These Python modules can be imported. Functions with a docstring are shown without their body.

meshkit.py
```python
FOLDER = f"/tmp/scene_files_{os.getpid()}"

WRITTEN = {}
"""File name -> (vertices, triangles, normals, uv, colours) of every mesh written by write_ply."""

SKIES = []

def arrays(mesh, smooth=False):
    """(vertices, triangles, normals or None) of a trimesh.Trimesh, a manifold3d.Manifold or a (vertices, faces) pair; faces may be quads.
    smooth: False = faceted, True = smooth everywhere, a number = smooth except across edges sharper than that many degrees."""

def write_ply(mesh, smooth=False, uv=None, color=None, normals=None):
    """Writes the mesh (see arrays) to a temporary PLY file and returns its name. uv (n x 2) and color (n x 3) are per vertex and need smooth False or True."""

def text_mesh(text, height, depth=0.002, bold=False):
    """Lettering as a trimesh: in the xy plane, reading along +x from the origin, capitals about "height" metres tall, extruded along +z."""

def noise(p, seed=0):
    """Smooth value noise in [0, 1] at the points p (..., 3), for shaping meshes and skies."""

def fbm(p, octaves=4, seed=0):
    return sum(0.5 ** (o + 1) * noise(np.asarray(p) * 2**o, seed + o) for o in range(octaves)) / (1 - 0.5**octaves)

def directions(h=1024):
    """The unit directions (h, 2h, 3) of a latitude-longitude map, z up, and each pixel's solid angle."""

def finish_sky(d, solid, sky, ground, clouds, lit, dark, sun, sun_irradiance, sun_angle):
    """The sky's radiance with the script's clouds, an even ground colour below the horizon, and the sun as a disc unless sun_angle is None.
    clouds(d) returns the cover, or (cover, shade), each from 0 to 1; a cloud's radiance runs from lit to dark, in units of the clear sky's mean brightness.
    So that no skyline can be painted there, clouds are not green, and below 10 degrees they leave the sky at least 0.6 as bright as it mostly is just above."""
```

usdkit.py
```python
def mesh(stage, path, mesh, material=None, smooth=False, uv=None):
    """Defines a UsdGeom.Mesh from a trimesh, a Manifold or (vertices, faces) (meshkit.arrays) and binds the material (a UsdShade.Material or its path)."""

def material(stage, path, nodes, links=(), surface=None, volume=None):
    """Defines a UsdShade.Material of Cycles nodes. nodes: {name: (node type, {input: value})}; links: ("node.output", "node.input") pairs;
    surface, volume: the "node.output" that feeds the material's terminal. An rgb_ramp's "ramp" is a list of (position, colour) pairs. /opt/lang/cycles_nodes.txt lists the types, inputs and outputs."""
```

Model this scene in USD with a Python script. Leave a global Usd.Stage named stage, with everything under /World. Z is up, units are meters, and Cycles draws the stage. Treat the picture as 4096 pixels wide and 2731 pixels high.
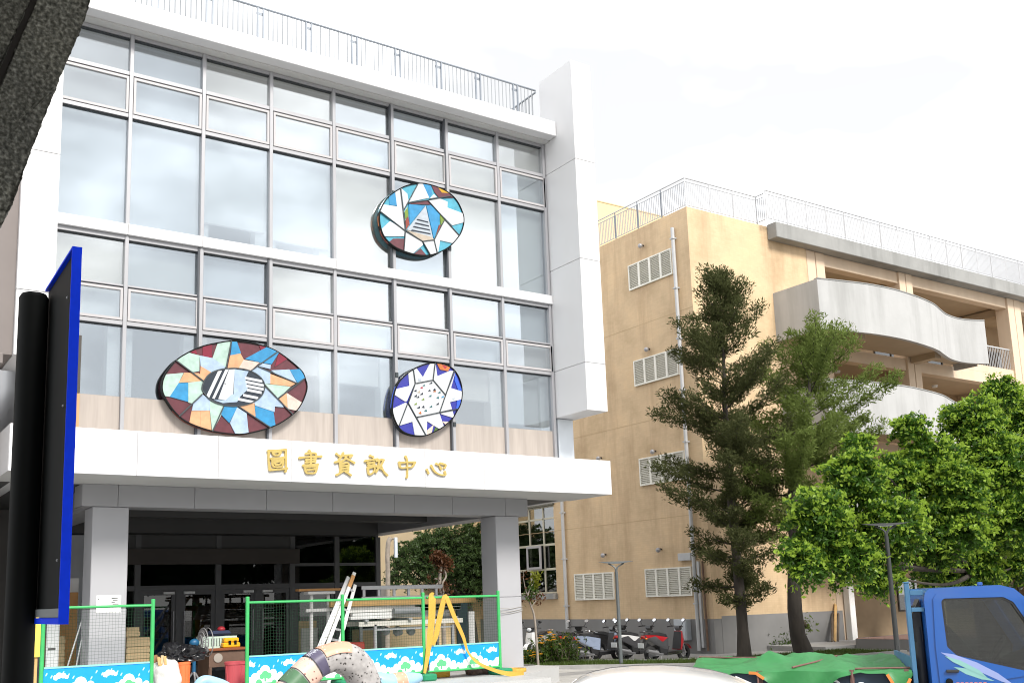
import math, random, numpy as np, trimesh, usdkit, meshkit
from pxr import Usd, UsdGeom, UsdLux, UsdShade, Gf, Sdf
from shapely.geometry import Polygon, LineString, Point, MultiPoint, box as sbox
from shapely.ops import unary_union
from shapely import affinity

stage = Usd.Stage.CreateInMemory()
UsdGeom.SetStageUpAxis(stage, UsdGeom.Tokens.z)
UsdGeom.SetStageMetersPerUnit(stage, 1.0)
W = UsdGeom.Xform.Define(stage, '/World')
UsdGeom.Scope.Define(stage, '/World/Looks')
rng = np.random.default_rng(7)
random.seed(7)
PI = math.pi

# ------------------------------------------------------------------ camera
FOC, PX, PY, EYE = 4092.13, 2048 - 151.01, 1365.5 + 340.85, np.array([0, 0, 1.95])
YAW, PITCH, ROLL = .579088281, .167586805, -.0298549552


def camera_axes():
    f = np.array([math.sin(YAW) * math.cos(PITCH), math.cos(YAW) * math.cos(PITCH), math.sin(PITCH)])
    r0 = np.array([math.cos(YAW), -math.sin(YAW), 0])
    u0 = np.cross(r0, f)
    r = math.cos(ROLL) * r0 + math.sin(ROLL) * u0
    return r, np.cross(r, f), f


AR, AU, AF = camera_axes()
cam = UsdGeom.Camera.Define(stage, '/World/camera')
mt = Gf.Matrix4d(*AR, 0, *AU, 0, *(-AF), 0, *EYE, 1)
cam.AddTransformOp().Set(mt)
cam.CreateHorizontalApertureAttr(36.0)
cam.CreateVerticalApertureAttr(36.0 * 682 / 1024)
cam.CreateFocalLengthAttr(36.0 * FOC / 4096)
cam.CreateHorizontalApertureOffsetAttr(36.0 * 151.01 / 4096)
cam.CreateVerticalApertureOffsetAttr(36.0 * 340.85 / 4096)
cam.CreateClippingRangeAttr((0.1, 3000.0))
cam.CreateExposureAttr(1.36)

LX = 6.3
# ------------------------------------------------------------------ sky and sun (thin bright overcast, sun behind the camera to the right)
TO_SUN = np.array([.02, -.74, .67])
TO_SUN /= np.linalg.norm(TO_SUN)
SUN_EL, SUN_ROT = math.asin(TO_SUN[2]), math.atan2(TO_SUN[0], TO_SUN[1])
usdkit.material(stage, '/World/Looks/sky', {
    'tc': ('texture_coordinate', {}),
    'mp': ('mapping', {'scale': (1.0, 1.0, 2.2), 'location': (LX, 0.4, 0.7)}),
    'n': ('noise_texture', {'scale': 3.4, 'detail': 4.0, 'roughness': .55}),
    'r': ('rgb_ramp', {'ramp': [(0.40, (3.98, 3.98, 3.98)), (0.48, (5.0, 5.02, 5.04)), (0.57, (7.0, 7.05, 7.1)), (0.75, (8.0, 8.0, 8.0))]}),
    's': ('sky_texture', {'sky_type': 'single_scattering', 'sun_disc': False, 'sun_elevation': SUN_EL, 'sun_rotation': SUN_ROT}),
    'm': ('mix_color', {'fac': .93}),
    'b': ('background_shader', {'strength': .1})},
    [('tc.generated', 'mp.vector'), ('mp.vector', 'n.vector'), ('n.fac', 'r.fac'), ('s.color', 'm.a'), ('r.color', 'm.b'), ('m.result', 'b.color')], surface='b.background')
dome = UsdLux.DomeLight.Define(stage, '/World/sky')
UsdShade.MaterialBindingAPI.Apply(dome.GetPrim()).Bind(UsdShade.Material.Get(stage, '/World/Looks/sky'))
dome.GetPrim().SetCustomDataByKey('kind', 'structure')
sun = UsdLux.DistantLight.Define(stage, '/World/sun')
sun.CreateNormalizeAttr(True)
sun.CreateIntensityAttr(.45)
sun.CreateAngleAttr(18.0)
sun.CreateColorAttr(Gf.Vec3f(1.0, .96, .9))
zz = TO_SUN
xx = np.cross([0, 0, 1], zz); xx /= np.linalg.norm(xx)
yy = np.cross(zz, xx)
sun.AddTransformOp().Set(Gf.Matrix4d(*xx, 0, *yy, 0, *zz, 0, *(zz * 100), 1))

# ------------------------------------------------------------------ helpers
CROP = {1: (0, 0, .6058), 2: (1300, 0, .6058), 3: (2300, 500, .7652), 4: (0, 900, .6058), 5: (1300, 850, .6058), 6: (0, 1780, .6066), 7: (1300, 1780, .6066), 8: (2600, 1650, .6894),
        9: (2050, 2380, 800 / 2352), 10: (1180, 2240, 1020 / 2352), 11: (600, 2280, 640 / 2225), 12: (1480, 2020, 820 / 2352), 13: (2700, 2300, 1396 / 2352), 14: (3000, 950, 1096 / 2022),
        15: (0, 1300, 700 / 767), 16: (620, 1340, 640 / 2352), 17: (1480, 700, 400 / 1742), 18: (1530, 1430, 350 / 1614), 19: (1040, 1760, 800 / 2352), 20: (0, 0, 4096 / 2352)}


def ray(c, x, y):
    o = CROP[c]
    return AR * ((o[0] + x * o[2] - PX) / FOC) - AU * ((o[1] + y * o[2] - PY) / FOC) + AF


def onX(c, x, y, X): d = ray(c, x, y); return d * (X / d[0]) + EYE
def onY(c, x, y, Y): d = ray(c, x, y); return d * (Y / d[1]) + EYE
def onZ(c, x, y, Z): d = ray(c, x, y); return d * ((Z - EYE[2]) / d[2]) + EYE


class MB:
    """Collects shapes into one mesh."""
    def __init__(self): self.v, self.f, self.n = [], [], 0

    def add(self, v, f):
        self.v.append(np.asarray(v, float)); self.f.append(np.asarray(f, int) + self.n); self.n += len(v)
        return self

    def tm(self, m): return self.add(m.vertices, m.faces)

    def box(self, a, b, c=0.0):
        a, b = np.minimum(a, b).astype(float), np.maximum(a, b).astype(float)
        if c <= 0:
            v = np.array([[x, y, z] for z in (a[2], b[2]) for y in (a[1], b[1]) for x in (a[0], b[0])])
            f = [[0, 2, 3], [0, 3, 1], [4, 5, 7], [4, 7, 6], [0, 1, 5], [0, 5, 4], [2, 6, 7], [2, 7, 3], [0, 4, 6], [0, 6, 2], [1, 3, 7], [1, 7, 5]]
            return self.add(v, f)
        c = min(c, (b - a).min() * .45)
        p = []
        for sx in (0, 1):
            for sy in (0, 1):
                for sz in (0, 1):
                    q = np.array([(a, b)[s][i] for i, s in enumerate((sx, sy, sz))])
                    d = np.array([1 if s == 0 else -1 for s in (sx, sy, sz)]) * c
                    for k in range(3):
                        e = d.copy(); e[k] = 0
                        p.append(q + e)
        return self.hull(p)

    def hull(self, pts): return self.tm(trimesh.convex.convex_hull(np.asarray(pts, float)))

    def bar(self, p, q, w, h, up=(0, 0, 1), c=0.0):
        p, q = np.asarray(p, float), np.asarray(q, float)
        L = np.linalg.norm(q - p); d = (q - p) / L
        s = np.cross(d, up)
        if np.linalg.norm(s) < 1e-6: s = np.cross(d, (0, 1, 0))
        s /= np.linalg.norm(s); u = np.cross(s, d)
        m = MB().box((0, -w / 2, -h / 2), (L, w / 2, h / 2), c)
        v = np.vstack(m.v)
        return self.add(p + v[:, :1] * d + v[:, 1:2] * s + v[:, 2:] * u, np.vstack(m.f))

    def tube(self, pts, r, n=8, cap=True):
        p = np.asarray(pts, float); r = np.broadcast_to(np.asarray(r, float), (len(p),))
        t = np.gradient(p, axis=0); t /= np.linalg.norm(t, axis=1, keepdims=True) + 1e-12
        a = np.cross(t[0], (0, 0, 1) if abs(t[0][2]) < .9 else (1, 0, 0)); a /= np.linalg.norm(a)
        rings = []; ang = np.arange(n) * 2 * PI / n
        for i in range(len(p)):
            a = a - t[i] * np.dot(a, t[i]); a /= np.linalg.norm(a)
            b = np.cross(t[i], a)
            rings.append(p[i] + r[i] * (np.cos(ang)[:, None] * a + np.sin(ang)[:, None] * b))
        v = np.vstack(rings); f = []
        for i in range(len(p) - 1):
            for j in range(n):
                k = (j + 1) % n
                f += [[i * n + j, i * n + k, (i + 1) * n + k], [i * n + j, (i + 1) * n + k, (i + 1) * n + j]]
        if cap:
            v = np.vstack([v, p[:1], p[-1:]]); c0, c1 = len(v) - 2, len(v) - 1; e = (len(p) - 1) * n
            for j in range(n):
                k = (j + 1) % n
                f += [[c0, k, j], [c1, e + j, e + k]]
        return self.add(v, f)

    def ball(self, c, r, s=(1, 1, 1), sub=2):
        m = trimesh.creation.icosphere(sub, 1.0)
        return self.add(np.asarray(c) + m.vertices * r * np.asarray(s), m.faces)

    def lathe(self, prof, c=(0, 0, 0), n=16, axis=2):
        prof = np.asarray(prof, float); ang = np.arange(n) * 2 * PI / n
        v = np.vstack([np.c_[r * np.cos(ang), r * np.sin(ang), np.full(n, z)] for r, z in prof]); f = []
        for i in range(len(prof) - 1):
            for j in range(n):
                k = (j + 1) % n
                f += [[i * n + j, i * n + k, (i + 1) * n + k], [i * n + j, (i + 1) * n + k, (i + 1) * n + j]]
        if axis == 1: v = np.c_[v[:, 0], -v[:, 2], v[:, 1]]
        if axis == 0: v = np.c_[v[:, 2], v[:, 0], v[:, 1]]
        return self.add(v + np.asarray(c), f)

    def ext(self, poly, lo, hi, plane='xz'):
        """Extrudes a shapely polygon drawn in a plane from lo to hi along the third axis."""
        for g in getattr(poly, 'geoms', [poly]):
            if g.geom_type != 'Polygon' or g.area < 1e-7: continue
            m = trimesh.creation.extrude_polygon(g, abs(hi - lo), engine='earcut'); v = m.vertices; l = min(lo, hi)
            if plane == 'xy': self.add(np.c_[v[:, 0], v[:, 1], v[:, 2] + l], m.faces)
            elif plane == 'xz': self.add(np.c_[v[:, 0], v[:, 2] + l, v[:, 1]], m.faces[:, ::-1])
            else: self.add(np.c_[v[:, 2] + l, v[:, 0], v[:, 1]], m.faces)
        return self

    def quad(self, a, b, c, d): return self.add([a, b, c, d], [[0, 1, 2], [0, 2, 3]])

    def arr(self): return np.vstack(self.v), np.vstack(self.f)


USED = {}


def path_for(parent, name):
    k = (parent, name); n = USED.get(k, 0); USED[k] = n + 1
    return f'{parent}/{name}' + (f'_{n:03d}' if n else '')


def tag(prim, label=None, cat=None, group=None, kind=None):
    for k, t in (('label', label), ('category', cat), ('group', group), ('kind', kind)):
        if t: prim.SetCustomDataByKey(k, t)
    return prim


class Thing:
    """An Xform at the thing's base; parts are given in world coordinates (or local ones with local=True)."""
    def __init__(self, name, label, cat, loc=(0, 0, 0), group=None, rz=0.0, local=False, kind=None):
        self.path = path_for('/World', name); self.loc = np.zeros(3) if local else np.asarray(loc, float)
        x = UsdGeom.Xform.Define(stage, self.path); x.AddTranslateOp().Set(Gf.Vec3d(*map(float, loc)))
        if rz: x.AddRotateZOp().Set(float(rz))
        self.prim = tag(x.GetPrim(), label, cat, group, kind)

    def part(self, name, mb, mat, smooth=False, parent=None, label=None, kind=None):
        p = path_for(parent or self.path, name)
        v, f = mb.arr()
        m = usdkit.mesh(stage, p, (v - self.loc, f), mat, smooth)
        tag(m.GetPrim(), label, None, None, kind)
        return p


def single(name, mb, mat, label, cat, smooth=False, group=None, kind=None):
    p = path_for('/World', name); v, f = mb.arr()
    m = usdkit.mesh(stage, p, (v, f), mat, smooth)
    tag(m.GetPrim(), label, cat, group, kind)
    return p


def copy_of(src, name, label, cat, loc, group=None, rz=0.0, s=1.0):
    p = path_for('/World', name)
    x = UsdGeom.Xform.Define(stage, p)
    x.GetPrim().GetReferences().AddInternalReference(src.path); x.GetPrim().SetInstanceable(True)
    x.ClearXformOpOrder()
    x.AddTranslateOp().Set(Gf.Vec3d(*map(float, loc)))
    x.AddRotateZOp(opSuffix='spin').Set(float(rz))
    if s != 1.0: x.AddScaleOp(opSuffix='size').Set(Gf.Vec3f(s, s, s))
    return tag(x.GetPrim(), label, cat, group)


def lin(*c): return tuple(((x / 255 / 12.92) if x <= 10 else ((x / 255 + .055) / 1.055) ** 2.4) for x in c)


MATS = {}


def mat(name, col, rough=.6, var=.08, scale=2.0, detail=4.0, metal=0.0, bump=0.0, bscale=60.0, coat=0.0, stretch=(1, 1, 1), spec=.5, obj=False, dirt=None):
    """Noise-varied principled material; dirt = (colour, scale, amount) adds worn streaks."""
    if name in MATS: return MATS[name]
    a, b = tuple(c * (1 - var) for c in col), tuple(min(1, c * (1 + var)) for c in col)
    N = {'g': ('texture_coordinate' if obj else 'geometry', {}), 'mp': ('mapping', {'scale': stretch}), 'n': ('noise_texture', {'scale': scale, 'detail': detail, 'roughness': .6}),
         'r': ('rgb_ramp', {'ramp': [(.3, a), (.7, b)]}), 'p': ('principled_bsdf', {'roughness': rough, 'metallic': metal, 'coat_weight': coat, 'specular_ior_level': spec})}
    src = 'g.object' if obj else 'g.position'
    L = [(src, 'mp.vector'), ('mp.vector', 'n.vector'), ('n.fac', 'r.fac')]
    out = 'r.color'
    if dirt:
        N['mp2'] = ('mapping', {'scale': (1, 1, .12)})
        N['n2'] = ('noise_texture', {'scale': dirt[1], 'detail': 6.0, 'roughness': .65})
        N['r2'] = ('rgb_ramp', {'ramp': [(.46, (0, 0, 0)), (.78, (dirt[2],) * 3)]})
        N['m2'] = ('mix_color', {'b': dirt[0]})
        L += [(src, 'mp2.vector'), ('mp2.vector', 'n2.vector'), ('n2.fac', 'r2.fac'), ('r2.color', 'm2.fac'), (out, 'm2.a')]
        out = 'm2.result'
    L.append((out, 'p.base_color'))
    if bump:
        N['nb'] = ('noise_texture', {'scale': bscale, 'detail': 3.0})
        N['bp'] = ('bump', {'strength': bump, 'distance': .01})
        L += [(src, 'nb.vector'), ('nb.fac', 'bp.height'), ('bp.normal', 'p.normal')]
    MATS[name] = usdkit.material(stage, f'/World/Looks/{name}', N, L, surface='p.BSDF')
    return MATS[name]


def glass(name, tint, f0=.05, gloss=(1, 1, 1), rough=0.0):
    """Clear pane with a mirror coat that grows towards grazing angles (Schlick)."""
    MATS[name] = usdkit.material(stage, f'/World/Looks/{name}', {
        't': ('transparent_bsdf', {'color': tint}), 'g': ('glossy_bsdf', {'color': gloss, 'roughness': rough}), 'f': ('layer_weight', {'blend': .5}), 'q': ('math', {'math_type': 'power', 'value2': 5.0}),
        'k': ('math', {'math_type': 'multiply_add', 'value2': 1 - f0, 'value3': f0, 'use_clamp': True}), 'm': ('mix_closure', {})},
        [('f.facing', 'q.value1'), ('q.value', 'k.value1'), ('k.value', 'm.fac'), ('t.BSDF', 'm.closure1'), ('g.BSDF', 'm.closure2')], surface='m.closure')
    return MATS[name]


def leaf(name, cols, trans=.35, rough=.45, spec=.3):
    """Foliage: each leaf island takes its own tone."""
    MATS[name] = usdkit.material(stage, f'/World/Looks/{name}', {
        'g': ('geometry', {}), 'r': ('rgb_ramp', {'ramp': cols}), 'p': ('principled_bsdf', {'roughness': rough, 'specular_ior_level': spec}), 't': ('translucent_bsdf', {}), 'm': ('mix_closure', {'fac': trans})},
        [('g.random_per_island', 'r.fac'), ('r.color', 'p.base_color'), ('r.color', 't.color'), ('p.BSDF', 'm.closure1'), ('t.BSDF', 'm.closure2')], surface='m.closure')
    return MATS[name]


def poly_at(c, pts, Y): return Polygon([(q[0], q[2]) for q in (onY(c, x, y, Y) for x, y in pts)]).buffer(0)


def smooth_closed(pts, n=6):
    p = np.asarray(pts, float); out = []
    for i in range(len(p)):
        a, b, c, d = p[i - 1], p[i], p[(i + 1) % len(p)], p[(i + 2) % len(p)]
        for t in np.arange(n) / n:
            out.append(.5 * (2 * b + (c - a) * t + (2 * a - 5 * b + 4 * c - d) * t * t + (3 * b - a - 3 * c + d) * t ** 3))
    return np.array(out)


def curve(pts, n=8):
    p = np.asarray(pts, float); p = np.vstack([2 * p[0] - p[1], p, 2 * p[-1] - p[-2]]); out = []
    for i in range(1, len(p) - 2):
        a, b, c, d = p[i - 1], p[i], p[i + 1], p[i + 2]
        for t in np.arange(n) / n:
            out.append(.5 * (2 * b + (c - a) * t + (2 * a - 5 * b + 4 * c - d) * t * t + (3 * b - a - 3 * c + d) * t ** 3))
    out.append(p[-2])
    return np.array(out)


# ------------------------------------------------------------------ materials
WHITE = mat('white_panel', (.65, .65, .66), .42, .02, .6, dirt=((.62, .62, .6), .9, .25))
GREYPANEL = mat('grey_panel', (.33, .33, .345), .45, .03, .8)
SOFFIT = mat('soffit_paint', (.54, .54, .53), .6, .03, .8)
FRAME = mat('aluminium_frame', (.36, .36, .375), .38, .04, 2.0, metal=.25)
SASH = mat('sash_frame', (.42, .405, .41), .4, .03, 2.0)
DARKGAP = mat('dark_gap', (.035, .04, .045), .6, .1)
SHADESTRIP = mat('shade_strip_grey', (.06, .065, .075), .45, .1)  # dark tone for the painted shadow line beside some mullions
PANE = glass('window_pane', (.89, .91, .915), .40, (.93, .97, 1.0))
PANE_B, PANE_C = glass('window_pane_blue', (.87, .90, .915), .37, (.90, .955, 1.0)), glass('window_pane_clear', (.89, .905, .90), .40, (.96, .98, .98))
DOORPANE = glass('door_pane', (.35, .37, .37), .05)
BLIND = mat('roller_blind', (.68, .68, .66), .8, .03, 1.2)
BLIND_B, BLIND_C = mat('roller_blind_cool', (.65, .66, .665), .8, .05, .9), mat('roller_blind_warm', (.68, .67, .63), .8, .05, .9)
PIER = mat('white_plaster', (.83, .82, .80), .7, .03, 1.0)
INSIDE = mat('interior_paint', (.68, .70, .74), .8, .05)
LIGHTWOOD = mat('pale_wood_panel', (.36, .315, .28), .6, .12, 9.0, stretch=(1, 1, .08))
WARMWOOD = mat('warm_wood_panel', (.42, .26, .12), .6, .12, 8.0, stretch=(1, 1, .1))
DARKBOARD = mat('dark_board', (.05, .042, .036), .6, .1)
ROOFTOP = mat('roof_screed', (.45, .45, .43), .8, .1)
RAILSTEEL = mat('rail_steel', (.24, .265, .30), .45, .1, metal=.3)
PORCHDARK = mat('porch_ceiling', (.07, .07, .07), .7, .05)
DOORFRAME = mat('door_frame', (.10, .10, .105), .45, .08)
BLACK = mat('black_paint', (.008, .009, .009), .55, .1, spec=.10)
GOLD = mat('gold_letter', (.74, .56, .19), .25, .08, 6.0, metal=.6)
PLINTH = mat('plinth_stone', (.46, .46, .455), .6, .06, 3.0, bump=.1)
# ------------------------------------------------------------------ ground
ASPHALT = mat('yard_concrete', (.30, .295, .285), .85, .14, .8, detail=8.0, bump=.25, bscale=25, dirt=((.16, .155, .15), .7, .5))
g = MB()
g.quad((-150, -120, 0), (260, -120, 0), (260, 260, 0), (-150, 260, 0))
single('ground', g, ASPHALT, 'grey concrete yard between the library porch and the beige school block', 'ground', kind='structure')
SLAB1 = mat('paving_light', (.40, .39, .37), .8, .12, 2.5, bump=.2); SLAB2 = mat('paving_dark', (.27, .265, .26), .8, .12, 2.5, bump=.2)
pv = Thing('pavement', 'strip of light and dark concrete slabs beside the porch plinth', 'pavement', (15.6, 19.5, 0), kind='structure')
for i in range(6):
    for j in range(10):
        a = np.array([14.2 + i * .9, 15.5 + j * .9])
        if a[0] * .62 + a[1] * .78 > 28.6: continue
        q = Polygon([(a[0] + .012, a[1] + .012), (a[0] + .888, a[1] + .012), (a[0] + .888, a[1] + .888), (a[0] + .012, a[1] + .888)])
        pv.part('slab', MB().ext(q, .001, .018 + .004 * rng.random(), 'xy'), SLAB1 if (j % 3) else SLAB2)
# planting strip with grass, kerbed
GRASS = leaf('grass_blade', [(0, (.07, .11, .02)), (.5, (.11, .15, .03)), (1, (.20, .20, .06))], .3)
strip = Polygon([(16.3, 24.6), (17.4, 23.2), (19.7, 20.95), (21.6, 19.3), (27.5, 19.2), (27.5, 21.3), (23.4, 21.5), (22.3, 21.6), (20.7, 22.35), (19.4, 24.5), (17.6, 26.6)])
SOIL = mat('soil', (.10, .08, .055), .95, .3, 6.0)
single('planting_bed', MB().ext(strip, .004, .05, 'xy'), SOIL, 'earth bed of the planting strip in front of the scooters', 'bed', kind='structure')
kb = MB()
ring = strip.buffer(.09, join_style=2).difference(strip)
kb.ext(ring, .002, .12, 'xy')
single('kerb', kb, mat('kerb_concrete', (.36, .355, .345), .8, .1, 4.0), 'low concrete kerb edging the planting strip', 'kerb', kind='structure')


def blades(poly, n, h, w, z0=.05, seed=1):
    r = np.random.default_rng(seed); a = poly.bounds; P = []
    from shapely import contains_xy
    while len(P) < n:
        q = np.c_[r.uniform(a[0], a[2], n), r.uniform(a[1], a[3], n)]
        P += q[contains_xy(poly, q[:, 0], q[:, 1])].tolist()
    P = np.array(P[:n]); t = r.uniform(0, 2 * PI, n); hh = h * r.uniform(.5, 1.3, n); d = np.c_[np.cos(t), np.sin(t)]
    lean = np.c_[-d[:, 1], d[:, 0]] * (hh * r.uniform(-.5, .5, n))[:, None]
    b0 = np.c_[P - d * w / 2, np.full(n, z0)]; b1 = np.c_[P + d * w / 2, np.full(n, z0)]; tp = np.c_[P + lean, z0 + hh]
    v = np.stack([b0, b1, tp], 1).reshape(-1, 3)
    return MB().add(v, np.arange(3 * n).reshape(-1, 3))


single('grass', blades(strip, 26000, .10, .025), GRASS, 'short green grass growing along the planting strip', 'grass', kind='stuff')

# ------------------------------------------------------------------ library
GX0, GD, YF = 3.281, 1.4465, 19.14
GX = [GX0 + GD * k for k in range(9)]
FL0, FL1, FR0, FR1, YFIN = 2.658, 3.263, 14.858, 15.465, 17.94
lib = Thing('library_building', 'white modern library block with a large gridded glass front', 'building', (9.06, 19.14, 0))
# fins, built from cladding panels with open joints over a dark core
zc = sorted([6.18, 14.88] + [onY(c, x, y, YFIN)[2] for c, x, y in ((2, 1655, 1045), (5, 1690, 300), (5, 1720, 985))])
for x0, x1 in ((FL0, FL1), (FR0, FR1)):
    lib.part('fin_core', MB().box((x0 + .03, YFIN + .03, 6.21), (x1 - .03, 19.28, 14.85)), DARKGAP)
    for a, b in zip(zc, zc[1:]):
        lib.part('fin_panel', MB().box((x0, YFIN, a + .005), (x1, 19.25, b - .005), .006), WHITE)
# roof slab and floor band
lib.part('roof_slab', MB().box((FL1 + .002, 18.62, 13.16), (FR0 - .002, 19.6, 13.54), .012), WHITE)
lib.part('soffit_strip', MB().box((FL1 + .002, 18.9, 13.135), (FR0 - .002, 19.3, 13.158)), SOFFIT)
for k in range(8):
    x0, x1 = max(GX[k], FL1) + .004, min(GX[k + 1], FR0) - .004
    lib.part('floor_band_panel', MB().box((x0, 19.045, 8.985), (x1, 19.24, 9.197), .006), WHITE)
# body of the building behind the glass
YB = 25.4
XL, XR = 2.95, 15.36
lib.part('roof', MB().box((XL, 19.6, 13.2), (XR, 33, 13.5)), ROOFTOP)
lib.part('floor_slab', MB().box((XL, 19.30, 8.92), (XR, 33, 9.18)), INSIDE)
lib.part('floor_slab', MB().box((XL, 19.30, 4.62), (XR, 33, 5.0)), INSIDE)
lib.part('interior_wall', MB().box((XL + .2, YB, 5.0), (XR - .2, YB + .15, 13.2)), INSIDE)
lib.part('side_wall', MB().box((XL, 19.3, 4.25), (XL + .2, 33, 13.2)), WHITE)
lib.part('side_wall', MB().box((XR - .2, 19.3, 4.25), (XR, 33, 13.2)), WHITE)
lib.part('corner_panel', MB().box((14.90, 19.12, 5.03), (15.36, 19.29, 6.17), .006), mat('corner_cladding', (.66, .70, .74), .4, .04))
# mullions, transoms, sashes, panes, blinds
UP, LO = (9.197, 13.16), (5.03, 8.985)
for zz0, zz1 in (UP, LO):
    for k in range(9):
        x = GX[k]
        if k in (0,): x = FL1 + .02
        if k == 8: x = FR0 - .06
        lib.part('mullion', MB().box((x - .036, 19.10, zz0 + .002), (x + .036, 19.235, zz1 - .002), .004), FRAME)
for k, z0, z1 in ((5, 9.2, 13.1), (6, 9.2, 13.1), (2, 5.03, 8.97), (3, 5.03, 8.97), (5, 5.03, 8.97), (6, 5.03, 8.97)):
    lib.part('bracket_post', MB().box((GX[k] - .078, 19.09, z0), (GX[k] - .039, 19.18, z1), .004), SHADESTRIP)  # dark strip beside the mullion paints its shadow line on the left
for z0, z1, nm in ((12.265, 12.345, 'transom'), (11.385, 11.465, 'transom'), (8.90, 8.98, 'head_rail'), (7.975, 8.01, 'transom'), (7.225, 7.305, 'transom'), (13.06, 13.13, 'head_rail')):
    for k in range(8):
        x0, x1 = GX[k] + .038, GX[k + 1] - .038
        lib.part(nm, MB().box((x0, 19.115, z0), (x1, 19.232, z1), .004), FRAME)
        lib.part('gasket', MB().box((x0, 19.15, z0 - .024), (x1, 19.23, z0 - .001)), DARKGAP)  # dark strip standing in for the shadow line under the bar


def pane_at(k, z0, z1, sash=False):
    x0, x1 = GX[k] + .038, GX[k + 1] - .038
    PN = (PANE, PANE_B, PANE_C)[int(rng.integers(3))]
    if sash:
        w = .055; p = unary_union([sbox(x0 + .01, z0 + .006, x1 - .01, z1 - .006)]).difference(sbox(x0 + w, z0 + w, x1 - w, z1 - w))
        fp = lib.part('window', MB().ext(p, 19.10, 19.17), SASH)
        lib.part('pane', MB().box((x0 + w - .006, 19.135, z0 + w - .006), (x1 - w + .006, 19.143, z1 - w + .006)), PN, parent=fp)
    else:
        lib.part('pane', MB().box((x0, 19.185, z0), (x1, 19.195, z1)), PN)


blind_low = {0: 7.3, 1: 7.3, 2: 7.3, 3: 6.72, 4: 6.62, 5: 6.9, 6: 6.52, 7: 6.05}
blind_up = {0: 9.2, 1: 9.2, 2: 9.62, 3: 9.5, 4: 9.2, 5: 9.2, 6: 9.2, 7: 9.2}
for k in range(8):
    pane_at(k, 12.347, 13.055); pane_at(k, 11.468, 12.238, True); pane_at(k, 9.2, 11.358)
    pane_at(k, 8.012, 8.873); pane_at(k, 7.308, 7.948, True); pane_at(k, 5.87, 7.198)
    x0, x1 = GX[k], GX[k + 1]
    for dn, b, w0 in ((blind_up[k], 12.92, .05), (7.30, 8.86, .05), (blind_low[k], 7.26, .24)):
        if b - dn < .1: continue
        bl = lib.part('blind', MB().box((x0 + w0, 19.36 if w0 < .1 else 19.50, dn), (x1 - w0, 19.366 if w0 < .1 else 19.506, b)), (BLIND, BLIND_B, BLIND_C)[int(rng.integers(3))])
        lib.part('bottom_bar', MB().box((x0 + w0, 19.35 if w0 < .1 else 19.49, dn - .03), (x1 - w0, 19.375 if w0 < .1 else 19.515, dn - .001)), SASH, parent=bl)
    lib.part('spandrel_panel', MB().box((x0 + .039, 19.172, 5.0), (x1 - .039, 19.2, 5.866)), LIGHTWOOD)
for zz0, zz1 in ((9.18, 12.95), (5.866, 8.88)):
    for k in range(9):
        lib.part('inner_pier', MB().box((GX[k] - .23, 19.42, zz0), (GX[k] + .23, 19.70, zz1)), PIER)
lib.part('notice_board', MB().box((3.33, 19.160, 5.875), (3.98, 19.183, 6.95)), DARKBOARD)  # dark panel painted in for a reflection on the first pane
lib.part('spandrel_panel', MB().box((3.33, 19.155, 5.03), (3.98, 19.170, 5.864)), WARMWOOD, label='warm brown wood panel low behind the first pane')
CEILAMP = mat('ceiling_lamp_white', (.8, .8, .8), .5, .01)
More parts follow.
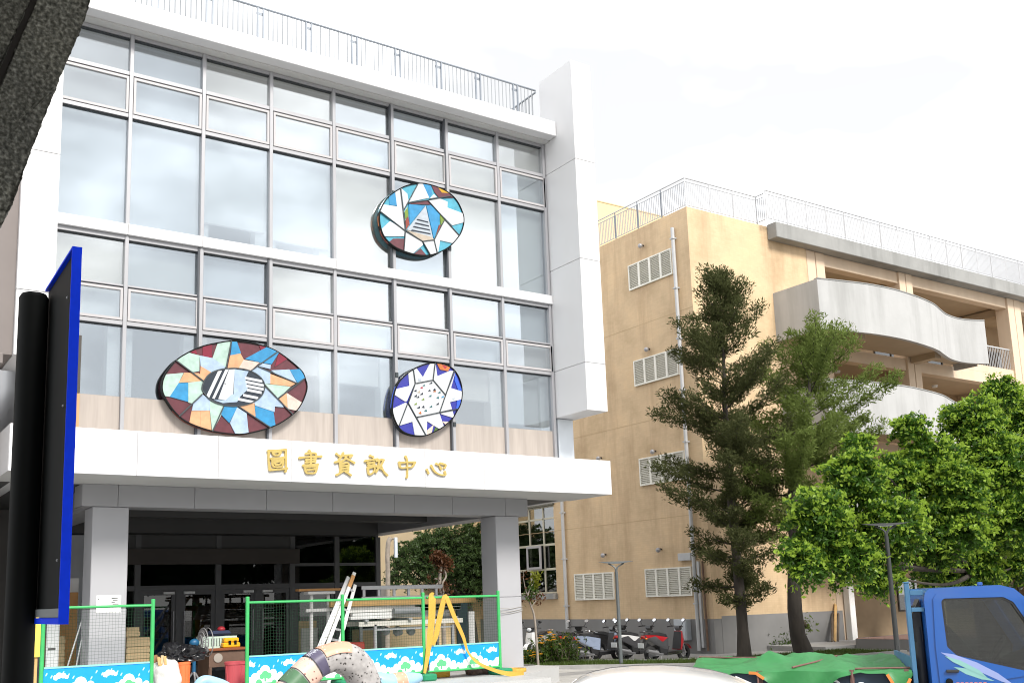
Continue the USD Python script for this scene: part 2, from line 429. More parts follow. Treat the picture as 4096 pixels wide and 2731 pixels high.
for x in (4.6, 6.2, 9.3, 10.4, 13.0):
    for z in (8.84, 13.1):
        lib.part('ceiling_light', MB().box((x, 20.6, z), (x + .12, 22.2, z + .05)), CEILAMP)

# canopy: fascia panels on a core, soffit, beam, columns
jx = [FL0] + [onY(c, x, y, YFIN)[0] for c, x, y in ((6, 905, 100), (6, 1440, 120), (6, 1925, 150), (7, 660, 150), (7, 1052, 180), (7, 1410, 200))] + [FR1]
lib.part('canopy_core', MB().box((FL0 + .02, YFIN + .05, 4.275), (FR1 - .02, 19.2, 5.0)), DARKGAP)
lib.part('canopy_roof', MB().box((FL0 + .02, YFIN + .05, 5.002), (FR1 - .02, 19.09, 5.022)), WHITE)
for a, b in zip(jx, jx[1:]):
    lib.part('canopy_panel', MB().box((a + .003, YFIN, 4.247), (b - .003, YFIN + .048, 5.03), .005), WHITE)
lib.part('canopy_side', MB().box((FR1 - .018, YFIN + .05, 4.25), (FR1, 19.2, 5.028)), WHITE)
lib.part('canopy_side', MB().box((FL0, YFIN + .05, 4.25), (FL0 + .018, 19.2, 5.028)), WHITE)
lib.part('canopy_soffit', MB().box((FL0 + .003, YFIN + .05, 4.248), (FR1 - .02, 19.5, 4.272)), SOFFIT)
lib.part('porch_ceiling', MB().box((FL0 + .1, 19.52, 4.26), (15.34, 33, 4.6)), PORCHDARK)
YC = 19.36
bx = [4.123] + [onY(c, x, y, YC)[0] for c, x, y in ((6, 780, 330), (6, 1285, 350), (6, 1757, 370), (6, 2195, 370), (7, 458, 390), (7, 840, 400), (7, 1190, 410))] + [14.088]
lib.part('beam_core', MB().box((4.15, YC + .03, 3.87), (14.06, 19.95, 4.246)), DARKGAP)
lib.part('beam_soffit', MB().box((4.126, YC + .042, 3.845), (14.085, 19.97, 3.868)), GREYPANEL)
for a, b in zip(bx, bx[1:]):
    lib.part('beam_panel', MB().box((a + .004, YC, 3.842), (b - .004, YC + .04, 4.245), .004), GREYPANEL)
lib.part('beam_end', MB().box((14.062, YC + .042, 3.845), (14.088, 19.97, 4.245)), GREYPANEL)
lib.part('beam_end', MB().box((4.123, YC + .042, 3.845), (4.148, 19.97, 4.245)), GREYPANEL)
COL = mat('column_panel', (.40, .40, .42), .42, .02, .8)
for x0, x1 in ((4.331, 4.977), (13.20, 13.847)):
    lib.part('column', MB().box((x0, YC + .05, 2.0), (x1, YC + .69, 3.84), .012), COL)
    lib.part('column', MB().box((x0, YC + .05, .364), (x1, YC + .69, 1.994), .012), COL)
# side beams going back, rear columns
for x0, x1 in ((13.25, 13.82), (4.35, 4.95)):
    lib.part('side_beam', MB().box((x0, 20.1, 3.845), (x1, 29.5, 4.258)), GREYPANEL)
for x0, x1 in ((4.15, 4.75),):
    lib.part('column', MB().box((x0, 24.6, .364), (x1, 25.2, 3.84), .012), COL)
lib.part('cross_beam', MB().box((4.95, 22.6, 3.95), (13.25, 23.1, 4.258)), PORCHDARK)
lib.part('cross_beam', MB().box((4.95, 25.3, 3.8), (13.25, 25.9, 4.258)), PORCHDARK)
for x, y in ((5.9, 20.6), (7.6, 20.7), (9.3, 21.0), (11.2, 21.0), (6.8, 21.9), (8.3, 22.2), (10.0, 22.0), (8.9, 23.9), (11.0, 24.2)):
    d = lib.part('downlight', MB().lathe([(.09, 4.235), (.10, 4.259)], (x, y, 0), 16).add(np.array([[x, y, 4.25]] + [[x + .09 * math.cos(t), y + .09 * math.sin(t), 4.236] for t in np.arange(16) * PI / 8]), [[0, (i + 1) % 16 + 1, i + 1] for i in range(16)]), CEILAMP)
# door wall at the back of the porch
YD = 26.0
wx = [onY(6, x, 1000, YD)[0] for x in (640, 905, 1180, 1440, 1700, 1930, 2225)] + [13.62]
zh, zb0, zb1, ztop = 2.42, 3.06, 3.45, 3.8
for i, x in enumerate(wx):
    lib.part('door_wall_post', MB().box((x - .07, YD, .373), (x + .07, YD + .14, zh - .001 if i in (2, 4) else ztop)), DOORFRAME)
for a, b in ((wx[0], wx[1]), (wx[1], wx[3]), (wx[3], wx[5]), (wx[5], wx[6]), (wx[6], wx[7])):
    lib.part('door_wall_rail', MB().box((a + .072, YD + .01, zh), (b - .072, YD + .13, zh + .12)), DOORFRAME)
    lib.part('pane', MB().box((a + .072, YD + .06, zh + .122), (b - .072, YD + .068, ztop if a >= wx[5] - .01 else 3.06)), DOORPANE)
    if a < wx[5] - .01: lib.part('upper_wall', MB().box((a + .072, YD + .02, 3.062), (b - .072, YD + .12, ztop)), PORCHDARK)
for a, b in zip(wx[5:], wx[6:]):
    lib.part('door_wall_rail', MB().box((a + .072, YD + .012, 3.0), (b - .072, YD + .128, 3.08)), DOORFRAME)
for i in range(1, 6):
    a, b = wx[i] + .075, wx[i + 1] - .075
    dp = sbox(a, .38, b, zh - .005).difference(sbox(a + .1, .55, b - .1, zh - .12))
    d = lib.part('door', MB().ext(dp, YD + .03, YD + .1), DOORFRAME)
    lib.part('pane', MB().box((a + .098, YD + .06, .548), (b - .098, YD + .068, zh - .118)), DOORPANE, parent=d)
    hx = b - .06 if i % 2 else a + .06
    lib.part('handle', MB().tube([(hx, YD - .03, 1.1), (hx, YD - .03, 1.9)], .016, 8), FRAME, parent=d)
    cx = b - .32 if i % 2 else a + .05
    lib.part('door_closer', MB().box((cx, YD - .05, zh - .10), (cx + .27, YD + .028, zh - .04)), CEILAMP, parent=d)
lib.part('sign_box', MB().box((5.8, YD - .12, zb0), (onY(6, 1965, 730, YD)[0], YD - .005, zb1)), DARKBOARD)
lib.part('lower_wall', MB().box((4.4, YD + .3, .364), (wx[0] - .08, YD + .5, ztop)), INSIDE)
lib.part('inner_back_wall', MB().box((4.4, 31.5, .364), (13.6, 31.7, 4.25)), mat('hall_wall', (.16, .16, .16), .8, .1))
lib.part('inner_side_wall', MB().box((13.55, YD + .15, .364), (13.7, 31.5, 4.25)), DOORFRAME)
lib.part('inner_side_wall', MB().box((4.2, YD + .15, .364), (4.38, 31.5, 4.25)), DOORFRAME)
# plinth under porch
pc = onZ(7, 1490, 1530, .364)
lib.part('plinth', MB().box((1.5, pc[1], .0), (pc[0] + 1.9, 33, .364), .01), PLINTH) if False else lib.part('plinth', MB().ext(Polygon([(1.5, pc[1]), (pc[0], pc[1]), (pc[0], pc[1] + 1.0), (15.0, pc[1] + 2.6), (15.0, 33), (1.5, 33)]), .0, .364, 'xy'), PLINTH)
lib.part('porch_floor', MB().box((1.5, 20.4, .365), (14.9, 32.9, .372)), mat('porch_tile', (.10, .10, .10), .5, .1))
# notice on left column
nt = Thing('notice_sheet', 'white paper notice taped on the left porch column', 'notice', (4.66, YC + .045, 1.9))
a, b = onY(6, 640, 990, YC), onY(6, 800, 1100, YC)
nt.part('paper', MB().box((a[0], YC + .043, b[2]), (b[0], YC + .048, a[2])), mat('paper', (.82, .82, .8), .7, .02))
INK = mat('ink', (.08, .08, .08), .8, .05)
q = MB()
for i in range(5):
    x0 = b[0] - .17 + .02 * (i % 2); q.box((x0, YC + .040, a[2] - .06 - .035 * i), (x0 + .11 - .02 * (i % 3), YC + .042, a[2] - .045 - .035 * i))
q.box((a[0] + .03, YC + .040, a[2] - .08), (a[0] + .05, YC + .042, a[2] - .06))
nt.part('text_lines', q, INK)

# ------------------------------------------------------------------ roof railing
rl = Thing('roof_railing', 'dark steel railing with paired posts along the library roof edge', 'railing', (9.06, 19.3, 13.54))
YR, ZR0, ZR1 = 19.3, 13.3, 14.66
xr = 14.78
rl.part('top_rail', MB().tube([(FL1 + .05, YR, ZR1), (xr, YR, ZR1)], .024), RAILSTEEL)
rl.part('bottom_rail', MB().box((FL1 + .05, YR - .012, 13.62), (xr, YR + .012, 13.65)), RAILSTEEL)
rl.part('top_rail', MB().tube([(xr, YR, ZR1 - .05), (xr, 26.0, ZR1 - .05)], .024), RAILSTEEL)
rl.part('bottom_rail', MB().box((xr - .012, YR + .03, 13.62), (xr + .012, 26.0, 13.65)), RAILSTEEL)
px0, pd = onY(1, 1365, 20, YR)[0], 1.1095
xs = [px0 + pd * i for i in range(-2, 9)]
pd = (onY(2, 1240, 535, YR)[0] - px0) / 7
xs = [px0 + pd * i for i in range(-3, 8)]
for i, x in enumerate(xs):
    if x < FL1 + .1 or x > xr: continue
    for d in (0, .13):
        rl.part('post', MB().box((x + d - .016, YR - .02, 13.5), (x + d + .016, YR + .02, ZR1 - .02)), RAILSTEEL)
    rl.part('post_bracket', MB().box((x - .018, YR + .022, ZR1 - .16), (x + .148, YR + .035, ZR1 - .1)), RAILSTEEL)
BAL = mat('baluster_steel', (.25, .265, .28), .4, .08, metal=.3)
x0s = xs
for i in range(len(xs)):
    for j in range(1, 9):
        x = xs[i] + .13 + (pd - .13) * j / 9
        if FL1 + .1 < x < xr - .05: rl.part('baluster', MB().tube([(x, YR, 13.64), (x, YR, ZR1 - .02)], .0095, 6), BAL)
for j in range(1, 26):
    y = YR + j * .14
    rl.part('baluster', MB().tube([(xr, y, 13.64), (xr, y, ZR1 - .06)], .0095, 6), BAL)
# ------------------------------------------------------------------ gold characters on the canopy
CH = [
    [[(105, 122), (103, 240), (120, 345)], [(98, 126), (200, 118), (304, 112)], [(305, 112), (306, 230), (308, 335), (300, 366)], [(118, 347), (220, 345), (318, 330)], [(148, 135), (168, 172), (215, 176), (243, 142)], [(165, 140), (235, 136)],
     [(132, 217), (280, 205)], [(145, 236), (152, 295), (178, 314), (262, 305), (272, 230)], [(148, 236), (270, 230)], [(172, 258), (186, 286), (240, 280), (246, 246), (178, 256)]],
    [[(580, 122), (598, 150), (598, 290)], [(545, 155), (640, 150), (662, 168), (650, 225)], [(468, 207), (560, 196), (722, 190)], [(545, 228), (650, 222)], [(545, 258), (650, 250)], [(512, 296), (600, 288), (682, 284)],
     [(528, 312), (546, 378), (570, 387), (650, 380), (674, 304)], [(530, 314), (672, 305)], [(560, 347), (648, 338)]],
    [[(902, 160), (934, 184)], [(888, 257), (918, 250), (940, 214)], [(980, 150), (950, 198)], [(962, 182), (1086, 172), (1058, 198)], [(1012, 190), (1000, 224), (936, 258)], [(1004, 208), (1052, 232), (1110, 264)],
     [(942, 268), (952, 366)], [(944, 276), (1040, 268), (1036, 362)], [(952, 304), (1036, 298)], [(952, 333), (1036, 328)], [(950, 364), (1038, 358)], [(962, 368), (940, 388), (904, 406)], [(1008, 366), (1068, 410)]],
    [[(1298, 180), (1332, 198)], [(1240, 243), (1300, 232), (1384, 222)], [(1268, 268), (1342, 260)], [(1276, 296), (1344, 288)], [(1270, 322), (1284, 400), (1338, 374), (1346, 314), (1276, 324)],
     [(1372, 240), (1444, 230), (1430, 300), (1458, 368), (1498, 410)], [(1456, 232), (1418, 300), (1372, 356)], [(1358, 300), (1440, 340)], [(1402, 246), (1392, 310), (1366, 372)]],
    [[(1640, 258), (1656, 322), (1742, 318), (1790, 312), (1822, 264)], [(1645, 266), (1740, 256), (1826, 260)], [(1714, 190), (1732, 240), (1735, 410), (1728, 436)]],
    [[(1966, 346), (1984, 386)], [(2016, 298), (2058, 368), (2120, 404), (2182, 406), (2176, 372)], [(2076, 276), (2108, 294), (2134, 336)], [(2122, 270), (2188, 290), (2172, 322)]]]
lt = Thing('wall_lettering', 'six raised gold characters spelling a name across the white canopy', 'lettering', tuple(onY(19, 1150, 270, YFIN)))
for strokes in CH:
    shapes = []
    for s in strokes:
        s = [onY(19, x, y, YFIN - .04)[[0, 2]] for x, y in s]
        p = curve([(x, 0, z) for x, z in s], 4)[:, [0, 2]] if len(s) > 2 else np.linspace(s[0], s[1], 5)
        r = .016 + .009 * np.abs(np.linspace(-1, 1, len(p))) ** 1.5
        c = [Point(q).buffer(a, 4) for q, a in zip(p, r)]
        shapes += [unary_union([a, b]).convex_hull for a, b in zip(c, c[1:])]
    lt.part('character', MB().ext(unary_union(shapes).simplify(.003), YFIN - .045, YFIN - .012), GOLD)
    # short stand-off pins
    b = unary_union(shapes); pn = MB()
    for q in (b.representative_point(),):
        pn.box((q.x - .01, YFIN - .0125, q.y - .01), (q.x + .01, YFIN, q.y + .01))
    lt.part('pin', pn, DARKGAP)


# ------------------------------------------------------------------ stained glass discs
def stained(name, rgb, var=.16):
    return mat('glass_' + name, tuple(c * .58 for c in lin(*rgb)), .16, var, 7.0, detail=6.0, coat=.4)


SG = {k: stained(*v) for k, v in dict(M=('maroon', (118, 60, 68)), R=('wine', (150, 36, 62)), G=('mint', (205, 236, 222)), B=('azure', (62, 165, 222)), L=('pale_blue', (196, 220, 246)), O=('peach', (250, 190, 142)),
      P=('blush', (250, 226, 212)), W=('white', (244, 247, 250), .05), D=('slate', (48, 58, 70)), C=('turquoise', (95, 195, 222)), Y=('yellow', (240, 185, 20)), E=('green', (140, 170, 60)), F=('rust', (165, 70, 50)),
      S=('sand', (215, 200, 180)), U=('cobalt', (58, 62, 178)), V=('ultramarine', (60, 110, 245)), A=('amber', (225, 130, 60)), N=('moss', (85, 120, 45)), X=('red', (190, 50, 70)), T=('teal', (60, 120, 125)), Z=('silver', (205, 215, 225)), K=('ink', (40, 52, 66))).items()}
LEAD = mat('lead_came', (.05, .06, .065), .5, .15, 8.0, metal=.4)


def disc(label, c, outline, base, pieces, leads, y0, thick, rim, rim_parts=(), lw=.022):
    o = smooth_closed(outline, 5)
    po = poly_at(c, o, y0)
    ctr = po.centroid
    t = Thing('stained_glass_disc', label, 'glass artwork', (ctr.x, y0 + thick, ctr.y))
    t.part('backing', MB().ext(po.buffer(-.012), y0 + .012, y0 + thick), SG[base])
    t.part('rim', MB().ext(po.difference(po.buffer(-.022)), y0 - .012, y0 + thick + .004), rim)
    for a, b, col in rim_parts:
        n = len(o); idx = [(int(a * n) + i) % n for i in range(max(2, int((b - a) * n)))]
        ctr2 = np.array([ctr.x, ctr.y]); m = MB()
        pts = [np.array(onY(c, *o[i], y0)[[0, 2]]) for i in idx]
        out = [p + (p - ctr2) / np.linalg.norm(p - ctr2) * .004 for p in pts]
        for p, q, r, s in zip(pts, pts[1:], out, out[1:]):
            m.hull([(u[0], yy, u[1]) for u in (p, q, r, s) for yy in (y0 + .03, y0 + thick - .03)])
        t.part('rim_glass', m, SG[col])
    for i, (col, pts) in enumerate(pieces):
        p = poly_at(c, pts, y0).intersection(po.buffer(-.024))
        if p.area > 1e-5:
            t.part('glass_piece', MB().ext(p, y0 - .004 - .0005 * i, y0 + .011), SG[col])
    for l in leads:
        s = LineString([onY(c, x, y, y0)[[0, 2]] for x, y in l]).buffer(lw / 2, cap_style=2, join_style=2).intersection(po)
        t.part('lead_strip', MB().ext(s, y0 - .03, y0 - .001), LEAD)
    # brackets back to the facade posts
    b = po.bounds
    for k in GX[1:8]:
        if b[0] + .1 < k < b[2] - .1:
            for z in (b[1] + .35, b[3] - .35):
                t.part('fixing', MB().box((k - .035, y0 + thick, z - .05), (k + .035, 19.099, z + .05)), LEAD)
    return t


inner1 = [(685, 770), (760, 610), (880, 530), (1050, 495), (1250, 495), (1420, 540), (1550, 630), (1605, 740), (1570, 880), (1450, 980), (1300, 1030), (1130, 1045), (960, 1020), (820, 960), (730, 870)]
stripes = []
for i, (l, r) in enumerate(((1320, 1570), (1325, 1592), (1335, 1590), (1345, 1560), (1290, 1510), (1215, 1440))):
    y = 632 + 58 * i + (20 if i > 3 else 0); d = (r - l) * .2
    stripes.append(('W', [(l, y - 19), (r, y - 19 + d), (r, y + 19 + d), (l, y + 19)]))
disc('wide oval stained glass panel in maroon, peach and blue with an eye in the middle', 16,
     [(95, 760), (140, 580), (300, 370), (480, 250), (700, 155), (930, 105), (1150, 80), (1500, 125), (1800, 235), (2130, 490), (2215, 640), (2240, 790), (2165, 1000), (2030, 1170), (1760, 1340), (1370, 1450), (1150, 1462), (830, 1415), (500, 1300), (300, 1150), (140, 920)], 'M',
     [('R', [(700, 160), (840, 120), (835, 335), (700, 310)]), ('R', [(480, 240), (600, 210), (620, 285)]), ('R', [(1520, 120), (1680, 170), (1560, 230)]), ('R', [(1820, 260), (1960, 340), (1760, 470)]),
      ('G', [(930, 95), (1112, 75), (1042, 480), (1020, 460), (840, 350)]), ('G', [(480, 255), (300, 375), (480, 500), (560, 545), (650, 530), (655, 300)]), ('L', [(655, 300), (850, 340), (1030, 465), (1020, 490), (840, 555), (670, 455)]),
      ('O', [(670, 455), (830, 550), (760, 610), (740, 640), (660, 600)]), ('O', [(350, 700), (430, 550), (640, 560), (740, 640), (700, 680)]), ('G', [(130, 580), (420, 555), (345, 705), (215, 905), (110, 890), (80, 740)]),
      ('B', [(345, 705), (485, 700), (485, 980), (215, 905)]), ('G', [(487, 698), (700, 672), (700, 860), (545, 1005), (487, 990)]), ('L', [(690, 865), (820, 960), (800, 1110), (540, 1110), (560, 1010)]), ('O', [(535, 1115), (670, 1113), (660, 1370), (500, 1305)]),
      ('O', [(672, 1113), (800, 1112), (830, 1425), (662, 1375)]), ('G', [(805, 970), (1005, 1040), (970, 1180), (840, 1425), (805, 1115)]), ('B', [(1010, 1045), (1210, 1050), (1090, 1290), (970, 1165)]), ('L', [(1205, 1060), (1345, 1150), (1375, 1460), (1190, 1470), (1100, 1290)]),
      ('O', [(1220, 1045), (1455, 980), (1475, 1200), (1350, 1140)]), ('B', [(1465, 1040), (1740, 1130), (1770, 1340), (1700, 1375), (1475, 1200)]), ('L', [(1455, 990), (1560, 900), (1600, 745), (1800, 920), (1890, 1060), (1760, 1050), (1755, 1130), (1470, 1035)]),
      ('O', [(1820, 940), (1930, 850), (1945, 1075)]), ('P', [(1932, 850), (2170, 1000), (2080, 1112), (1947, 1082)]), ('G', [(1605, 715), (1990, 760), (1810, 930)]), ('O', [(1690, 570), (2070, 710), (1990, 755), (1690, 720)]),
      ('L', [(1400, 530), (1510, 465), (1690, 540), (1690, 715), (1605, 715), (1560, 620)]), ('L', [(1700, 520), (1970, 505), (2080, 700), (1820, 600)]), ('B', [(1975, 510), (2130, 500), (2205, 630), (2090, 702)]), ('B', [(1320, 350), (1660, 165), (1825, 250), (1710, 430), (1530, 400)]),
      ('L', [(1540, 410), (1700, 440), (1690, 500), (1520, 460)]), ('P', [(1280, 360), (1535, 405), (1400, 525), (1220, 500)]), ('O', [(1100, 300), (1250, 270), (1300, 360), (1220, 500), (1060, 500)]), ('B', [(1130, 85), (1195, 85), (1260, 270), (1105, 300)]),
      ('D', smooth_closed(inner1, 4).tolist()), ('W', [(920, 532), (980, 522), (790, 925), (752, 890)]), ('W', [(1030, 505), (1080, 503), (870, 940), (835, 930)]), ('W', [(1085, 508), (1165, 505), (1140, 880), (1030, 960), (925, 940)]),
      ('L', [(1165, 503), (1370, 535), (1320, 640), (1360, 800), (1250, 900), (1200, 985), (990, 1000), (860, 955), (1030, 960), (1110, 880), (1150, 870)]), ('D', [(1000, 710), (1045, 712), (1030, 725)])] + stripes,
     [[(300, 370), (705, 675)], [(1120, 85), (1040, 492)], [(1800, 245), (1400, 530)], [(1510, 465), (2085, 712)], [(2190, 640), (1810, 925)], [(1605, 745), (2030, 1175)], [(1220, 1048), (1700, 1365)], [(1005, 1050), (840, 1415)], [(690, 870), (350, 1195)],
      smooth_closed(inner1, 4).tolist() + [inner1[0]]], 18.99, .09, BLACK, [(.72, .93, 'F')])

disc('round turquoise stained glass panel with a striped pyramid, highest on the facade', 17,
     [(850, 138), (1050, 165), (1250, 235), (1420, 340), (1540, 480), (1620, 660), (1642, 800), (1610, 960), (1540, 1090), (1380, 1260), (1170, 1370), (1000, 1408), (820, 1400), (590, 1335), (400, 1240), (250, 1090), (180, 920), (155, 740), (185, 580), (290, 400), (430, 285), (620, 185)], 'C',
     [('B', [(430, 280), (470, 540), (340, 520), (330, 390)]), ('B', [(920, 150), (1060, 170), (1080, 330), (1030, 400)]), ('W', [(530, 230), (435, 280), (470, 550), (205, 510), (165, 620), (600, 950), (580, 610)]), ('W', [(545, 235), (650, 330), (670, 460), (590, 600)]), ('W', [(840, 130), (910, 135), (1030, 400), (690, 470)]),
      ('W', [(1040, 410), (1110, 335), (1170, 390)]), ('M', [(1060, 160), (1180, 205), (1370, 320), (1450, 400), (1200, 400), (1120, 300)]), ('Y', [(1170, 205), (1375, 320), (1250, 310)]), ('W', [(1005, 450), (1210, 410), (1350, 470), (1345, 570), (1640, 680), (1640, 825), (1430, 880)]),
      ('W', [(1310, 780), (1555, 1065), (1440, 1190), (1220, 1140), (1190, 1330), (1165, 1350), (1120, 1130)]), ('W', [(345, 805), (600, 960), (590, 1070), (240, 1070), (180, 960)]), ('M', [(600, 1110), (400, 1110), (330, 1170), (420, 1260), (580, 1330)]),
      ('W', [(615, 990), (900, 1160), (920, 1220), (720, 1390), (585, 1340)]), ('M', [(880, 1280), (980, 1400), (850, 1415), (740, 1390)]), ('W', [(915, 1150), (1110, 1140), (1165, 1380), (1045, 1400)]), ('M', [(680, 490), (1000, 450), (1060, 520), (690, 510)]),
      ('B', [(675, 510), (960, 540), (685, 870)]), ('B', [(980, 540), (1050, 525), (1215, 670), (1200, 850), (1110, 1110)]), ('E', [(600, 640), (650, 560), (665, 720), (610, 770)]), ('E', [(1215, 690), (1300, 770), (1230, 880)]), ('F', [(615, 790), (660, 720), (685, 860), (625, 955)]),
      ('F', [(1200, 870), (1230, 880), (1130, 1110)]), ('Z', [(965, 540), (1095, 1115), (640, 955)]), ('S', [(630, 965), (1060, 1080), (1110, 1125), (910, 1150)])] +
     [('K', [(830 - 32 * i - 10, 768 + 62 * i), (1005 + 14 * i, 815 + 68 * i), (1010 + 14 * i, 840 + 68 * i), (815 - 32 * i - 14, 792 + 62 * i)]) for i in range(4)],
     [[(525, 235), (612, 975)], [(165, 635), (620, 985), (910, 1160), (1110, 1135), (1300, 770)], [(660, 490), (1000, 445), (1555, 1065)], [(830, 160), (590, 600)], [(1020, 430), (1420, 370)], [(610, 990), (585, 1330)], [(910, 1160), (1045, 1395)], [(1110, 1135), (1165, 1365)]],
     18.99, .09, BLACK, [(.66, .74, 'F'), (.74, .80, 'A'), (.80, .92, 'C')], .018)

tri = [(760, 515, 'T'), (715, 555, 'X'), (600, 610, 'K'), (660, 630, 'S'), (860, 610, 'K'), (955, 620, 'A'), (1040, 640, 'T'), (600, 705, 'K'), (650, 730, 'K'), (740, 770, 'E'), (870, 705, 'T'), (1015, 735, 'T'), (1100, 725, 'B'), (600, 855, 'E'), (655, 918, 'K'), (745, 905, 'D'), (885, 905, 'T'), (1005, 855, 'K'), (790, 975, 'T'), (685, 1015, 'A'), (885, 470, 'K'), (710, 670, 'K'), (950, 590, 'K')]
disc('round cobalt blue stained glass panel with a white star, right above the last gold characters', 18,
     [(900, 92), (1100, 105), (1290, 190), (1400, 330), (1460, 500), (1477, 680), (1445, 860), (1385, 980), (1310, 1110), (1220, 1200), (1100, 1300), (960, 1375), (800, 1442), (600, 1445), (420, 1395), (310, 1310), (220, 1150), (172, 960), (190, 760), (240, 560), (330, 400), (470, 270), (620, 178), (760, 118)], 'U',
     [('V', [(1340, 290), (1470, 610), (1400, 610), (1330, 420)]), ('V', [(1380, 780), (1460, 770), (1400, 950), (1360, 940)]), ('W', [(560, 210), (475, 270), (495, 520), (235, 580), (200, 670), (420, 810), (450, 800), (590, 480)]), ('W', [(575, 205), (615, 180), (745, 360), (890, 85), (960, 85), (925, 410), (605, 470)]),
      ('W', [(975, 100), (1010, 340), (1250, 240), (1330, 250), (1160, 680), (930, 420)]), ('A', [(1000, 100), (1250, 170), (1210, 250), (1060, 220)]), ('X', [(1090, 130), (1190, 165), (1150, 215)]), ('W', [(1340, 275), (1260, 560), (1470, 625), (1470, 765), (1240, 820), (1280, 950), (1050, 1000), (1170, 690)]),
      ('W', [(1065, 1020), (1290, 980), (1325, 1115), (1080, 1040)]), ('W', [(640, 1110), (1045, 1020), (1130, 1270), (1070, 1330), (820, 1170), (815, 1440)]), ('W', [(430, 825), (165, 950), (195, 1130), (290, 1260), (450, 860)]), ('W', [(460, 860), (300, 1255), (550, 1180), (600, 1455), (795, 1450)]),
      ('W', [(600, 490), (920, 420), (1150, 690), (1050, 1000), (630, 1095), (470, 840)]), ('P', [(1095, 1175), (1225, 1180), (1170, 1240)]), ('P', [(820, 1340), (940, 1235), (900, 1400), (815, 1430)]), ('N', [(975, 1285), (1050, 1340), (930, 1390)]),
      ('Z', [(655, 385), (715, 380), (705, 435), (660, 440)]), ('Z', [(1275, 750), (1330, 740), (1320, 790)])] +
     [(k, [(x - 30, y + 16), (x + 6 + (i * 7) % 25, y - 26), (x + 26, y + 10 + (i * 5) % 20)]) for i, (x, y, k) in enumerate(tri)],
     [[(560, 205), (600, 490)], [(965, 90), (925, 420)], [(1310, 255), (1050, 1000)], [(470, 840), (800, 1445)], [(590, 500), (470, 840)], [(455, 850), (300, 1255)], [(1385, 945), (630, 1098)], [(620, 475), (925, 415), (1155, 690)]],
     18.99, .09, BLACK, [(.72, .82, 'V'), (.62, .70, 'K')], .02)
# ------------------------------------------------------------------ beige school block
BX, BY, BT = 24.87, 24.16, 15.21
TILE_SIDE = usdkit.material(stage, '/World/Looks/beige_tile', {
    'g': ('geometry', {}), 'x': ('separate_xyz', {}), 'a': ('math', {'math_type': 'add'}), 'c': ('combine_xyz', {}), 'b': ('brick_texture', {'color1': (.63, .47, .29), 'color2': (.60, .44, .27), 'mortar': (.585, .43, .265), 'scale': 1.0, 'brick_width': .24, 'row_height': .075, 'mortar_size': .008, 'mortar_smooth': .3}),
    'n': ('noise_texture', {'scale': .7, 'detail': 8.0, 'roughness': .65}), 'r': ('rgb_ramp', {'ramp': [(.30, (.80, .78, .74)), (.5, (1, 1, 1)), (.72, (1.14, 1.12, 1.08))]}), 'm': ('mix_color', {'blend_type': 'multiply', 'fac': 1.0}),
    'mp2': ('mapping', {'scale': (1, 1, .10)}), 'n2': ('noise_texture', {'scale': 1.1, 'detail': 7.0, 'roughness': .7}), 'r2': ('rgb_ramp', {'ramp': [(.50, (0, 0, 0)), (.80, (.75, .75, .75))]}), 'm2': ('mix_color', {'b': (.34, .215, .12)}),
    'bp': ('bump', {'strength': .12, 'distance': .006}), 'p': ('principled_bsdf', {'roughness': .7})},
    [('g.position', 'x.vector'), ('x.x', 'a.value1'), ('x.y', 'a.value2'), ('a.value', 'c.x'), ('x.z', 'c.y'), ('c.vector', 'b.vector'), ('g.position', 'n.vector'), ('n.fac', 'r.fac'), ('b.color', 'm.a'), ('r.color', 'm.b'), ('g.position', 'mp2.vector'), ('mp2.vector', 'n2.vector'), ('n2.fac', 'r2.fac'),
     ('r2.color', 'm2.fac'), ('m.result', 'm2.a'), ('m2.result', 'p.base_color'), ('b.fac', 'bp.height'), ('bp.normal', 'p.normal')], surface='p.BSDF')
TRIM = mat('pinkish_render', (.66, .52, .38), .75, .05, 1.0, dirt=((.42, .27, .16), .8, .35))
PALEB = mat('beige_upper', (.66, .50, .29), .75, .06, .8)
CONC = mat('raw_concrete', (.29, .29, .28), .85, .10, 1.2, detail=9.0, bump=.3, bscale=20, dirt=((.12, .12, .115), .8, .8))
BALC = mat('balcony_concrete', (.43, .43, .425), .85, .06, 1.0, detail=9.0, bump=.2, bscale=18, dirt=((.22, .22, .21), 1.1, .6))
GREYBASE = mat('grey_render_base', (.22, .217, .215), .85, .07, 1.2, bump=.15, bscale=18, dirt=((.20, .19, .18), .9, .4))
LOUV = mat('cream_louver', (.80, .785, .71), .5, .04, 3.0)
PIPE = mat('pvc_pipe', (.48, .49, .50), .45, .06, 3.0)
CREAM = mat('cream_frame', (.56, .53, .42), .5, .06, 3.0)
DARKPANE = glass('school_pane', (.40, .42, .43), .2)
DARKROOM = mat('dark_room', (.05, .05, .05), .9, .1)
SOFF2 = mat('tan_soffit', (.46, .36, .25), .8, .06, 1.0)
sch = Thing('school_block', 'four storey beige tiled school block with wavy concrete balconies', 'building', (BX, BY, 0))
XE, YE = 62, 52
# the gable wall with a window opening, standing on a grey base
win = sbox(32.45, 2.12, 36.2, 6.25)
wall = sbox(BY, 1.12, YE, BT).difference(win)
sch.part('gable_wall', MB().ext(wall, BX, BX + .35, 'yz'), TILE_SIDE)
sch.part('wall_base', MB().box((BX - .004, BY + .005, 0), (BX + .35, YE, 1.119)), GREYBASE)
